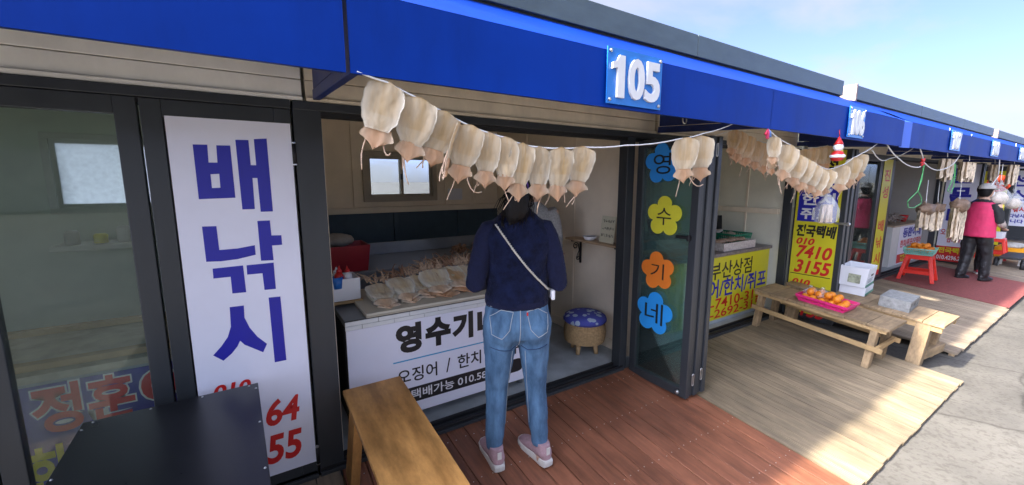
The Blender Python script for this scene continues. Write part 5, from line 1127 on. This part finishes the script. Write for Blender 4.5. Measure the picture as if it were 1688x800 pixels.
# bag of squid under the line
pbag = plastic_bag((3.602, 1.300, 1.182), .20, .15, .235, 'clear plastic bag of squid hanging before the yellow door sign', seed=5)
for k in range(7):
    a = -.06 + .02 * k; v, f = grid_sheet(4, 8, lambda u, s: (a * (1.15 - .5 * s) + u * .022 + .008 * noise.noise(Vector((u * 2 + k, s * 4, 1))), .02 * math.sin(k * 2.3) + .012 * (1 - u * u), .012 + .13 * s), .006)
    g = G_(); g.add(v, f); g.build('squid_slice', mat('bag_squid', (.62, .47, .33), .5, .3, 25), pbag, True)
g = G_(); g.tube([(0, 0, .255), (.005, .005, .33)], .003, 6); g.build('tie', M_INKYEL, pbag, True)
# hanging bundles before 108
M_FISH = mat('hung_fish', (.70, .58, .43), .55, .35, 25, trans=.15); M_FISHD = mat('hung_fish_dark', (.20, .13, .085), .55, .4, 25)
def bundle(loc, w, h, label, m_=None, dark=True, seed=0, n=6):
    t = thing('dried_fish_bundle', label, 'dried fish', loc); rd2 = random.Random(seed)
    for k in range(n):
        g = G_(); a = (k - (n - 1) / 2) / n * w; hh = h * rd2.uniform(.8, 1.05); tw = rd2.uniform(-.02, .02)
        v, f = grid_sheet(5, 8, lambda u, s: (a + u * w / n * (1.25 - .5 * abs(s - .4)) + tw * s + .012 * noise.noise(Vector((u * 2 + k, s * 4, seed))), .03 * math.sin(k * 2.1) + .02 * (1 - u * u) + .012 * noise.noise(Vector((u * 3, s * 5, k))), -hh * s), .010)
        g.add(v, f); g.build('fish', m_ or M_FISH, t, True)
    if dark:
        g = G_(); g.ball((0, 0, .02), w * .42, 18, (1, .45, .42))
        for v in g.v: v += v.normalized() * .05 * noise.noise(v * 22 + Vector((seed, 0, 0)))
        g.build('heads', M_FISHD, t, True)
    g = G_(); g.tube([(-.01, 0, .02), (-.02, .01, .14), (.0, .02, .35)], .004, 5); g.build('cord', M_ROPE, t, True)
    return t
bundle((6.660, 1.420, 1.156), .36, .24, 'small brown fish bundle on a long cord, left of the group', seed=1)
bundle((7.130, 1.420, 1.153), .28, .26, 'middle brown fish bundle between the two cords', seed=2)
bundle((7.715, 1.340, 1.159), .46, .44, 'large pale fish bundle hanging before the pink vest person', seed=3, n=12)
bundle((6.907, 1.360, 1.751), .34, .26, 'brown fish fan tied high under the valance of stall 108', m_=M_SQUID2 if False else M_FISH, dark=False, seed=4)
bundle((7.777, 1.330, 1.729), .55, .25, 'pale fan of dried fish spread wide under plate 108', dark=False, seed=6, n=14)
bundle((10.794, 1.330, 1.759), .5, .36, 'pale fish bundle hanging at the far right', dark=False, seed=7)
bundle((10.490, 1.500, 1.758), .35, .3, 'narrow fish bundle behind the white bag', dark=False, seed=8)
for i, (p, w_, h_, lb) in enumerate((((9.939, 1.330, 1.120), .42, .32, 'large clear bag of dried fish beside the cap'), ((11.305, 1.330, 1.003), .36, .32, 'second clear bag of dried fish at the far right'))):
    t = plastic_bag(p, w_, w_ * .7, h_, lb, seed=8 + i)
    g = G_(); g.ball((0, 0, h_ * .3), w_ * .4, 12, (1, .7, .65)); 
    for v in g.v: v += v.normalized() * .03 * noise.noise(v * 12)
    g.build('contents', M_FISH, t, True)
    g = G_(); g.tube([(0, 0, h_ * 1.05), (.01, .01, h_ * 1.05 + .3)], .005, 6); g.build('cord', M_ROPE, t, True)
# white cords looping under awning 107
for i, (pts, sag, lb) in enumerate((([(4.806, 1.340, 1.819), (5.096, 1.320, 1.699), (5.721, 1.320, 1.633), (5.856, 1.320, 1.684)], .04, 'white cord looping left of the red knot'), ([(5.856, 1.320, 1.684), (6.370, 1.320, 1.611), (6.990, 1.320, 1.696), (7.240, 1.320, 1.823)], .03, 'white cord looping right of the red knot'), ([(4.550, 1.360, 1.757), (5.486, 1.500, 1.718), (5.781, 1.400, 1.826)], .05, 'slack grey cord under the awning beam end'), ([(5.605, 1.310, 1.824), (5.737, 1.315, 1.759), (5.856, 1.320, 1.684)], 0, 'short white cord holding the red knot'), ([(9.493, 1.320, 1.822), (9.619, 1.320, 1.572), (9.227, 1.320, 1.429)], .02, 'thick white cord beside the far bags'))):
    g = G_(); g.tube(catenary(pts, sag, 5), .007 if i == 4 else .005, 6); tag(g.build('rope', M_ROPE, None, True), lb, 'rope')
kn = thing('string_knot', 'red ribbon knot where the white cords meet', 'string', (5.794, 1.315, 1.682))
for i, (dx, dz) in enumerate(((-.05, .03), (-.06, -.005), (-.04, -.03), (.03, .04), (.035, -.02))): g = G_(); g.tube([(0, 0, 0), (dx * .6, -.005, dz * .8), (dx, 0, dz)], .012, 6, .008); g.build('ribbon', M_RED, kn, True)
M_GSTR = mat('green_string', (.08, .38, .12), .5, .1)
for lb, pts in (('long looped green string hanging from the red knot', [(5.840, 1.315, 1.671), (5.854, 1.315, 1.518), (5.773, 1.315, 1.395), (5.606, 1.315, 1.337), (5.493, 1.315, 1.298), (5.539, 1.315, 1.236), (5.716, 1.315, 1.224), (5.938, 1.315, 1.260), (5.928, 1.315, 1.324), (5.776, 1.315, 1.389), (5.822, 1.318, 1.487), (5.880, 1.318, 1.660)]), ('shorter green string tangle right of the red knot', [(7.016, 1.315, 1.697), (7.074, 1.315, 1.556), (6.951, 1.315, 1.450), (6.888, 1.315, 1.380), (7.060, 1.315, 1.356), (7.125, 1.315, 1.428), (7.134, 1.320, 1.593), (7.074, 1.320, 1.691)])):
    g = G_(); g.tube(catenary(pts, 0, 3), .0042, 6); tag(g.build('string', M_GSTR, None, True), lb, 'string')

# ================================================================ people
M_SKIN = mat('skin', (.55, .34, .24), .5, .08, 20)
M_HAIR = mat('black_hair', (.006, .0055, .006), .55, .4, 30, (8, 8, .6), bump=.3, bscale=60, spec=.25)
M_FLEECE = mat('navy_fleece', (.0065, .010, .034), .95, .55, 22, bump=.55, bscale=90, sheen=.06, spec=.15)
M_SLEEVE = mat('navy_knit', (.010, .013, .040), .9, .2, 60, bump=.25, bscale=200, sheen=.04, spec=.2)
M_JEANS = mat('blue_denim', (.05, .135, .265), .8, .45, 7, (2.5, 2.5, .8), bump=.35, bscale=150, col2=(.12, .245, .40))
M_SHOE = mat('mauve_sneaker', (.42, .27, .29), .7, .15, 30, bump=.3, bscale=120)
M_SOLE = mat('sneaker_sole', (.62, .60, .55), .6, .12, 15)
def V3(*a): return Vector(a)
def limb(g, pts, n=14, side=(1, 0, 0)):
    """pts: (pos, ra, rb); ra along side, rb across; closed tube"""
    P = [Vector(p[0]) for p in pts]; secs = []
    for i, p in enumerate(pts):
        d = (P[min(i + 1, len(P) - 1)] - P[max(0, i - 1)]).normalized(); s = Vector(side); s = (s - d * s.dot(d)).normalized(); u = d.cross(s)
        secs.append((P[i], p[1], p[2], s, u))
    g.loft(secs, n)
def hand(g, wrist, d, side, up, L_=.17, curl=.6):
    """palm, four fingers and a thumb, growing along d from the wrist"""
    w = Vector(wrist); d = Vector(d).normalized(); s = Vector(side).normalized(); u = d.cross(s).normalized()
    limb(g, [(w - d * .02, .024, .019), (w + d * .02, .03, .016), (w + d * .06, .038, .015), (w + d * .085, .036, .012)], 10, s)
    for k, (o_, l_) in enumerate(((-.029, .062), (-.010, .074), (.010, .070), (.028, .055))):
        b = w + d * .078 + s * o_; a1 = b + (d * math.cos(curl * .5) - u * math.sin(curl * .5)) * l_ * .45; a2 = a1 + (d * math.cos(curl * 1.3) - u * math.sin(curl * 1.3)) * l_ * .33; a3 = a2 + (d * math.cos(curl * 2) - u * math.sin(curl * 2)) * l_ * .25
        limb(g, [(b, .0095, .0095), (a1, .0088, .0088), (a2, .008, .008), (a3, .006, .006)], 8, s)
    t0 = w + d * .022 - s * .026; t1 = t0 + (d * .7 - s * .7 - u * .2).normalized() * .034; t2 = t1 + (d * .9 - s * .25 - u * .4).normalized() * .028
    limb(g, [(t0, .012, .012), (t1, .0105, .0105), (t2, .008, .008)], 8, u)
def head(g, c, r=.088, face=(0, 1, 0)):
    f = Vector(face).normalized(); s = f.cross(Vector((0, 0, 1))).normalized(); c = Vector(c); z = Vector((0, 0, 1))
    secs = []
    for h, a, b, o_ in ((-1.28, .18, .2, .35), (-1.15, .42, .45, .35), (-.95, .6, .66, .22), (-.6, .74, .84, .08), (-.2, .84, .98, 0), (.2, .88, 1.05, -.04), (.6, .82, .98, -.06), (.95, .6, .74, -.06), (1.15, .34, .42, -.06), (1.22, .1, .12, -.06)): secs.append((c + z * h * r + f * o_ * r, a * r, b * r, s, f))
    g.loft(secs, 18)
    limb(g, [(c + f * r * .95 + z * .15 * r, .012, .010), (c + f * r * 1.12 - z * .12 * r, .014, .014), (c + f * r * 1.02 - z * .28 * r, .016, .012)], 8, s)
    for k in (-1, 1): limb(g, [(c + s * k * r * .82 - f * .01 - z * .03, .006, .012), (c + s * k * r * .93 - f * .012, .008, .02), (c + s * k * r * .88 - f * .014 + z * .03, .006, .012)], 8, s)
def eyes(parent, c, r, f, s, m_=None):
    for k in (-1, 1): g = G_(); g.ball(Vector(c) + Vector(f) * r * .93 + Vector(s) * k * r * .36 + Vector((0, 0, r * .05)), .011, 10); g.build('eye', M_INKBLACK, parent, True)

# ---- woman seen from behind: local frame, facing +y, feet on z = 0
fx = rad(-25)
wm = thing('person', 'person seen from behind in navy fleece, blue jeans and mauve sneakers', 'person', (1.152, 1.75, deckz(1.725) + .003), fx); wm.scale = (.985, .985, 1.045)
aL = V3(-.128, -.02, .075); aR = V3(.128, -.02, .075); kL = V3(-.112, .012, .395); kR = V3(.108, .012, .395); hL = V3(-.088, .0, .70); hR = V3(.088, .0, .70)
g = G_()
for a, k, h in ((aL, kL, hL), (aR, kR, hR)): limb(g, [(a + V3(0, 0, -.03), .034, .04), (a + V3(0, 0, .03), .032, .036), (a.lerp(k, .6), .044, .048), (k, .047, .05), (k.lerp(h, .6), .066, .07), (h, .076, .085), (h + V3(0, 0, .09), .07, .08)])
for a in (aL, aR): limb(g, [(a + V3(0, -.055, -.05), .026, .022), (a + V3(0, .02, -.045), .034, .026), (a + V3(0, .11, -.055), .04, .016), (a + V3(0, .17, -.06), .03, .012)], 12)
limb(g, [(V3(0, 0, .70), .14, .095), (V3(0, 0, .80), .15, .10), (V3(0, .01, .95), .125, .085), (V3(0, .01, 1.10), .14, .09), (V3(0, .0, 1.23), .13, .075), (V3(0, 0, 1.29), .09, .055), (V3(0, .01, 1.345), .052, .052), (V3(0, .025, 1.40), .048, .05), (V3(0, .03, 1.44), .045, .05)], 20)
SH = {-1: V3(-.158, -.005, 1.232), 1: V3(.158, -.005, 1.232)}; EL = {-1: V3(-.222, -.03, .985), 1: V3(.218, -.03, .975)}; WR = {-1: V3(-.13, .19, .93), 1: V3(.15, .19, .93)}
for s in (-1, 1):
    limb(g, [(SH[s] + V3(-s * .03, 0, -.005), .03, .03), (SH[s] + V3(0, 0, -.012), .034, .036), (SH[s].lerp(EL[s], .5), .036, .038), (EL[s], .037, .038), (EL[s].lerp(WR[s], .5), .034, .034), (WR[s], .025, .022)], 12, (1, 0, 0))
    hand(g, WR[s], (-s * .25, 1, .05), (1, .1 * s, 0), (0, 0, 1))
HC = V3(0.0, .05, 1.475)
head(g, HC, .087, (.05, 1, -.18))
remesh(g, 'body', M_SKIN, wm, .0075, 4)
eyes(wm, HC, .087, (0, 1, -.15), (1, 0, 0))
# jeans
g = G_()
for a, k, h, s in ((aL, kL, hL, -1), (aR, kR, hR, 1)):
    limb(g, [(a + V3(0, 0, .012), .046, .052), (a + V3(0, .002, .06), .048, .055), (a.lerp(k, .45), .056, .062), (a.lerp(k, .8), .058, .062), (k, .061, .063), (k.lerp(h, .3), .070, .075), (k.lerp(h, .7), .083, .092), (h + V3(s * .004, 0, .0), .094, .108), (h + V3(s * .0, -.006, .06), .10, .118), (h + V3(-s * .012, 0, .12), .09, .108)], 18)
limb(g, [(V3(0, 0, .655), .05, .05), (V3(0, -.004, .70), .14, .10), (V3(0, -.008, .76), .178, .115), (V3(0, -.004, .84), .172, .11), (V3(0, .0, .92), .155, .10), (V3(0, .0, .95), .150, .097)], 24)
for s in (-1, 1): g.ball((s * .083, -.062, .735), .085, 16, (.95, .75, 1.0))
je = remesh(g, 'jeans', M_JEANS, wm, .009, 5, .0042, 9, 1.7)
# denim seams, pockets and painted crease shade, laid on the jeans with a ray cast
def lay(obj, pts2, off=.0016, dy=-1.0):
    bpy.context.view_layer.update(); out_ = []; inv = obj.matrix_world.inverted()
    for x, z in pts2:
        ok, loc, nr, idx = obj.ray_cast(Vector((x, dy, z)), Vector((0, 1 if dy < 0 else -1, 0)))
        if ok: out_.append(loc + nr * off)
    return out_
def seam(obj, pts2, name, m_, parent, r=.0017, n=8):
    dense = []
    for a, b in zip(pts2, pts2[1:]): dense += [(lerp(a[0], b[0], i / n), lerp(a[1], b[1], i / n)) for i in range(n)]
    dense.append(pts2[-1]); p = lay(obj, dense)
    if len(p) > 2: g = G_(); g.tube(p, r, 5); return g.build(name, m_, parent, True)
M_SEAM = mat('pale_stitching', (.42, .45, .46), .7); M_CREASE = mat('crease_shade', (.02, .045, .11), .8)
for s in (-1, 1):
    seam(je, [(s * .035, .845), (s * .055, .755), (s * .095, .715), (s * .145, .735), (s * .152, .815)], 'pocket_stitching', M_SEAM, je)
    seam(je, [(s * .035, .845), (s * .095, .853), (s * .152, .818)], 'pocket_stitching', M_SEAM, je)
    seam(je, [(0.0, .855), (s * .08, .868), (s * .165, .862)], 'yoke_seam', M_SEAM, je)
    seam(je, [(s * .012, .655), (s * .045, .64), (s * .10, .648), (s * .15, .66)], 'crease', M_CREASE, je, .0022)  # dark line paints the shade of the fold below the seat
    seam(je, [(s * .035, .63), (s * .055, .40), (s * .075, .10)], 'inseam', M_SEAM, je, .0014)
seam(je, [(0, .89), (.001, .80), (0, .70), (0, .66)], 'centre_seam', M_SEAM, je, .002)
p = lay(je, [(.038, .838)], .002)
if p: g = G_(); g.box(p[0].x - .004, p[0].x + .004, p[0].y - .002, p[0].y + .002, p[0].z - .014, p[0].z + .002); g.build('red_tab', M_RED, je)
# fleece vest body and knit sleeves
g = G_()
limb(g, [(V3(0, -.004, .862), .168, .115), (V3(0, -.004, .90), .170, .118), (V3(0, .002, .98), .165, .114), (V3(0, .0, 1.08), .170, .114), (V3(0, -.008, 1.17), .184, .112), (V3(0, -.008, 1.23), .182, .10), (V3(0, -.004, 1.278), .142, .08), (V3(0, .0, 1.318), .082, .062), (V3(0, .006, 1.345), .064, .058)], 28)
fl = remesh(g, 'fleece_vest', M_FLEECE, wm, .009, 5, .009, 7, 1.5)
g = G_(); limb(g, [(V3(0, -.004, .848), .163, .112), (V3(0, -.004, .856), .168, .116), (V3(0, -.004, .885), .1705, .1185), (V3(0, -.004, .893), .168, .116)], 28); remesh(g, 'hem_band', M_SLEEVE, wm, .008, 3, .002, 20)
g = G_()
for s in (-1, 1): limb(g, [(SH[s] + V3(-s * .06, 0, .018), .04, .05), (SH[s] + V3(-s * .012, 0, .004), .05, .06), (SH[s].lerp(EL[s], .15), .053, .062), (SH[s].lerp(EL[s], .45), .055, .061), (SH[s].lerp(EL[s], .8), .055, .056), (EL[s] + V3(0, .0, -.012), .052, .05), (EL[s].lerp(WR[s], .35), .049, .047), (EL[s].lerp(WR[s], .8), .04, .038), (EL[s].lerp(WR[s], .88), .036, .034)], 16)
remesh(g, 'sleeves', M_SLEEVE, wm, .009, 5, .005, 13, .8)
# hair: cap plus pony tail
g = G_(); c = HC
g.loft([(c + V3(0, -.018 + o_, h), a, b, (1, 0, 0), (0, 1, 0)) for h, a, b, o_ in ((-.09, .045, .04, -.035), (-.065, .066, .055, -.03), (-.02, .081, .075, -.016), (.03, .086, .088, -.004), (.07, .078, .085, .0), (.10, .055, .065, .0), (.116, .02, .025, 0))], 20)
limb(g, [(c + V3(.0, -.085, -.01), .038, .03), (c + V3(0, -.125, -.035), .042, .034), (c + V3(-.008, -.14, -.085), .056, .036), (c + V3(-.018, -.138, -.14), .060, .034), (c + V3(-.03, -.132, -.175), .046, .028), (c + V3(-.04, -.13, -.205), .02, .012)], 14)
rd = random.Random(12)
for k in range(16):
    a = rd.uniform(-.055, .05); L_ = rd.uniform(.14, .23); limb(g, [(c + V3(a * .5, -.13, -.04), .008, .008), (c + V3(a, -.155 + abs(a) * .6, -.10), .007, .007), (c + V3(a * 1.4 - .012, -.152 + abs(a), -L_ * .8), .006, .006), (c + V3(a * 1.5 - .02 + rd.uniform(-.01, .01), -.145, -L_), .003, .003)], 6)
hr = remesh(g, 'hair', M_HAIR, wm, .0055, 2, .003, 40, .25)
g = G_()
for k in range(150):      # loose strands over the cap and down the tail
    a = rd.uniform(-.078, .078); e = rd.uniform(-.02, .02); L_ = rd.uniform(.12, .235); fan = rd.uniform(.9, 1.7)
    y0 = -.02 - math.sqrt(max(0, .085 ** 2 - a * a)) * .95
    g.tube([c + V3(a, y0, rd.uniform(-.01, .05)), c + V3(a * .75, y0 - .02, -.03), c + V3(a * .65 * fan, -.15 + abs(a) * .5, -.07), c + V3(a * .8 * fan - .012 + e * .5, -.168 + abs(a) * .7, -L_ * .62), c + V3(a * .85 * fan - .03 + e, -.160 + abs(a) * .6, -L_)], .0022, 4, .001)
o = g.build('loose_strands', M_HAIR, hr, True); o['kind'] = 'stuff'
g = G_(); g.tube([c + V3(.038 * math.cos(t), -.112 + .012 * math.sin(t), -.03 + .036 * math.sin(t)) for t in [2 * math.pi * i / 16 for i in range(17)]], .011, 8); g.build('hair_tie', mat('purple_scrunchie', (.12, .04, .3), .7), wm, True)
# bag strap across the back
p = lay(fl, [(lerp(-.115, .168, t), lerp(1.262, .925, t) - .02 * math.sin(math.pi * t)) for t in [i / 30 for i in range(31)]], .006)
pts = []
g = G_()
for k in range(2):
    q = []
    for i, a in enumerate(catenary(p, 0, 4)): q.append(a + V3(.0032 * math.cos(i * 1.1 + k * math.pi), 0, .0032 * math.sin(i * 1.1 + k * math.pi)))
    g.tube(q, .0032, 6)
g.build('bag_strap', mat('cream_cord', (.55, .52, .45), .7, .1), wm, True)
g = G_(); g.box(.172, .192, -.075, .03, .885, .935); g.build('shoulder_bag', M_WHITE, wm, False, .006)
# sneakers
def sneaker(a, rot, parent, up_m, sole_m, name='sneaker', s=1.0):
    M_ = Matrix.Translation(a) @ Matrix.Rotation(rot, 4, 'Z')
    g = G_()
    g.loft([(M_ @ (V3(0, y, z) * s), w * s, h * s, (M_.to_3x3() @ V3(1, 0, 0)), (0, 0, 1)) for y, z, w, h in ((-.078, -.020, .018, .028), (-.066, -.014, .034, .042), (-.035, -.008, .039, .048), (.01, -.012, .040, .044), (.06, -.028, .042, .034), (.11, -.040, .045, .026), (.150, -.044, .038, .020), (.172, -.048, .018, .012))], 18)
    g.loft([(M_ @ (V3(0, -.022, z) * s), w * s, d * s, (M_.to_3x3() @ V3(1, 0, 0)), (M_.to_3x3() @ V3(0, 1, 0))) for z, w, d in ((-.02, .036, .05), (.02, .037, .05), (.034, .038, .05))], 16)
    o = remesh(g, name, up_m, parent, .0065, 3, .0015, 40)
    g = G_(); 
    k = 20; prof = [(-.084, .0), (-.080, .026), (-.05, .035), (0, .035), (.05, .040), (.10, .046), (.145, .040), (.172, .02), (.178, .0)]
    poly = [(w, y) for y, w in prof] + [(-w, y) for y, w in prof[::-1][1:-1]]
    def ring(z, gr): return [M_ @ (V3(x * gr, y * gr + (.004 if False else 0), z) * s) for x, y in poly]
    n = len(poly); v = ring(-.075, .97) + ring(-.070, 1.03) + ring(-.048, 1.05) + ring(-.038, 1.0); f = [(r * n + i, r * n + (i + 1) % n, (r + 1) * n + (i + 1) % n, (r + 1) * n + i) for r in range(3) for i in range(n)] + [tuple(range(n))[::-1], tuple(range(3 * n, 4 * n))]
    g.add(v, f); so = g.build('sole', sole_m, o, False, .003)
    g = G_(); g.box(-.012, .012, -.002, .002, -.012, .028, M_ @ Matrix.Translation(V3(0, -.078, 0) * s)); g.build('heel_tab', sole_m, o, False, .002)
    return o
sneaker(aL, rad(14), wm, M_SHOE, M_SOLE, s=1.06); sneaker(aR, rad(24), wm, M_SHOE, M_SOLE, s=1.06)

# ---- generic standing figure for the others
def figure(label, loc, rz, top_m, leg_m, shoe_m, vest=None, arms=None, step=.06, hair=None, s=1.0, skin=M_SKIN, cap=None, extra=None):
    t = thing('person', label, 'person', loc, rz); t.scale = (s, s, s)
    aL = V3(-.10, -step, .075); aR = V3(.10, step, .075); kL = V3(-.10, -step * .4 + .02, .42); kR = V3(.10, step * .6 + .02, .42); hL = V3(-.085, 0, .76); hR = V3(.085, 0, .76)
    sh = {-1: V3(-.18, 0, 1.29), 1: V3(.18, 0, 1.29)}; arms = arms or {-1: (V3(-.23, -.04, 1.03), V3(-.20, .16, .95)), 1: (V3(.23, -.04, 1.03), V3(.20, .16, .95))}
    hc = V3(0, .03, 1.51); g = G_()
    for a, k, h in ((aL, kL, hL), (aR, kR, hR)): limb(g, [(a, .035, .04), (k, .05, .052), (h, .08, .088), (h + V3(0, 0, .06), .07, .08)])
    limb(g, [(V3(0, 0, .74), .14, .10), (V3(0, 0, .95), .14, .10), (V3(0, 0, 1.25), .16, .09), (V3(0, 0, 1.34), .09, .06), (V3(0, .01, 1.40), .048, .05), (V3(0, .015, 1.46), .045, .05)], 18)
    for q in (-1, 1): e, w = arms[q]; limb(g, [(sh[q], .048, .05), (e, .038, .038), (w, .025, .023)], 12); hand(g, w, (w - e), (1, 0, 0), (0, 0, 1))
    head(g, hc, .088); remesh(g, 'body', skin, t, .009, 4); eyes(t, hc, .088, (0, 1, 0), (1, 0, 0))
    g = G_()
    for a, k, h in ((aL, kL, hL), (aR, kR, hR)): limb(g, [(a + V3(0, 0, -.01), .06, .068), (a.lerp(k, .5), .068, .075), (k, .072, .078), (k.lerp(h, .6), .088, .095), (h, .10, .11), (h + V3(0, 0, .1), .09, .10)], 16)
    limb(g, [(V3(0, 0, .72), .15, .11), (V3(0, 0, .82), .175, .125), (V3(0, 0, .96), .16, .115)], 20); remesh(g, 'trousers', leg_m, t, .011, 5, .009, 11, 1.6)
    g = G_(); limb(g, [(V3(0, 0, .86), .175, .125), (V3(0, 0, 1.05), .17, .12), (V3(0, 0, 1.22), .185, .112), (V3(0, 0, 1.31), .13, .085), (V3(0, .005, 1.37), .065, .06)], 22)
    for q in (-1, 1): e, w = arms[q]; limb(g, [(sh[q] + V3(-q * .03, 0, .01), .06, .066), (sh[q].lerp(e, .5), .056, .058), (e, .052, .052), (e.lerp(w, .85), .04, .04)], 14)
    remesh(g, 'top', top_m, t, .011, 5, .006, 10)
    if vest:
        g = G_(); limb(g, [(V3(0, 0, .74), .21, .15), (V3(0, 0, .86), .20, .145), (V3(0, 0, 1.05), .19, .138), (V3(0, 0, 1.2), .192, .128), (V3(0, 0, 1.30), .145, .10), (V3(0, 0, 1.33), .10, .08)], 22); remesh(g, 'vest', vest, t, .011, 5, .006, 9)
    for a in (aL, aR): sneaker(a, 0, t, shoe_m[0], shoe_m[1], 'shoe')
    g = G_(); g.loft([(hc + V3(0, -.014 + o_, h), a, b, (1, 0, 0), (0, 1, 0)) for h, a, b, o_ in ((-.10, .05, .045, -.04), (-.065, .07, .06, -.03), (-.01, .084, .078, -.016), (.03, .087, .09, -.004), (.07, .079, .086, .0), (.10, .055, .065, .0), (.116, .02, .025, 0))], 18); remesh(g, 'hair', hair or M_HAIR, t, .008, 2, .003, 30)
    if extra: extra(t, hc, arms)
    return t
M_BLKTR = mat('black_quilted', (.012, .012, .014), .5, .3, 12, bump=.3, bscale=30); M_BLKSH = mat('black_shoe', (.012, .012, .013), .5, .1); M_PINK = mat('pink_vest', (.60, .03, .11), .7, .12, 10); M_PLAID = mat('plaid_cuff', (.45, .38, .34), .8, .4, 40); M_CAP = mat('pale_grey_cap', (.52, .50, .47), .8, .1, 30); M_BLKTOP2 = mat('black_sleeve', (.015, .015, .017), .8, .2)
def pinkx(t, hc, arms):
    g = G_(); g.loft([(hc + V3(0, -.01, h), a, b, (1, 0, 0), (0, 1, 0)) for h, a, b in ((.03, .098, .108), (.06, .096, .106), (.10, .075, .085), (.125, .03, .035))], 18); cp = remesh(g, 'cap', M_CAP, t, .008, 2)
    g = G_(); g.loft([(hc + V3(0, .06 + y, .042 - y * .25), a, .006, (1, 0, 0), (0, 0, 1)) for y, a in ((0, .098), (.05, .088), (.09, .055), (.105, .02))], 14); g.build('peak', M_CAP, cp, True)
    g = G_(); g.loft([(hc + V3(0, .07, h), a, b, (1, 0, 0), (0, 1, 0)) for h, a, b in ((-.105, .03, .02), (-.07, .055, .035), (-.03, .058, .038), (-.012, .05, .03))], 14); g.build('face_mask', M_WHITE, t, True)
    for q in (-1, 1):
        e, w = arms[q]; g = G_(); limb(g, [(e.lerp(w, .12), .055, .055), (e.lerp(w, .5), .05, .05), (e.lerp(w, .9), .036, .036)], 14); g.build('plaid_cuff', M_PLAID, t, True)
    g = G_(); limb(g, [(V3(0, .150, .62), .20, .012), (V3(0, .158, .85), .19, .012), (V3(0, .140, 1.0), .13, .012)], 14); 
figure('person in pink vest, pale cap and black trousers selling dried fish', (9.62, 1.42, deckz(1.42) + .010), rad(-112), M_BLKTOP2, M_BLKTR, (M_BLKSH, M_BLKSH), M_PINK, {-1: (V3(-.22, .02, 1.03), V3(-.15, .24, .93)), 1: (V3(.23, .0, 1.03), V3(.17, .23, .90))}, .09, s=.93, extra=pinkx)
figure('person in dark trousers and red shoes half hidden behind the pink vest', (10.15, 1.52, deckz(1.52) + .010), rad(-75), mat('blue_jacket', (.03, .1, .3), .8, .2), M_BLKTR, (mat('red_shoe', (.35, .02, .04), .6, .1), M_SOLE), s=.92)
figure('person in grey sweater behind the counter, half hidden by the navy fleece', (1.985, 2.78, Z0), rad(150), mat('grey_marl_knit', (.30, .31, .31), .9, .3, 90, bump=.4, bscale=150), M_BLKTR, (M_BLKSH, M_BLKSH), s=.95)
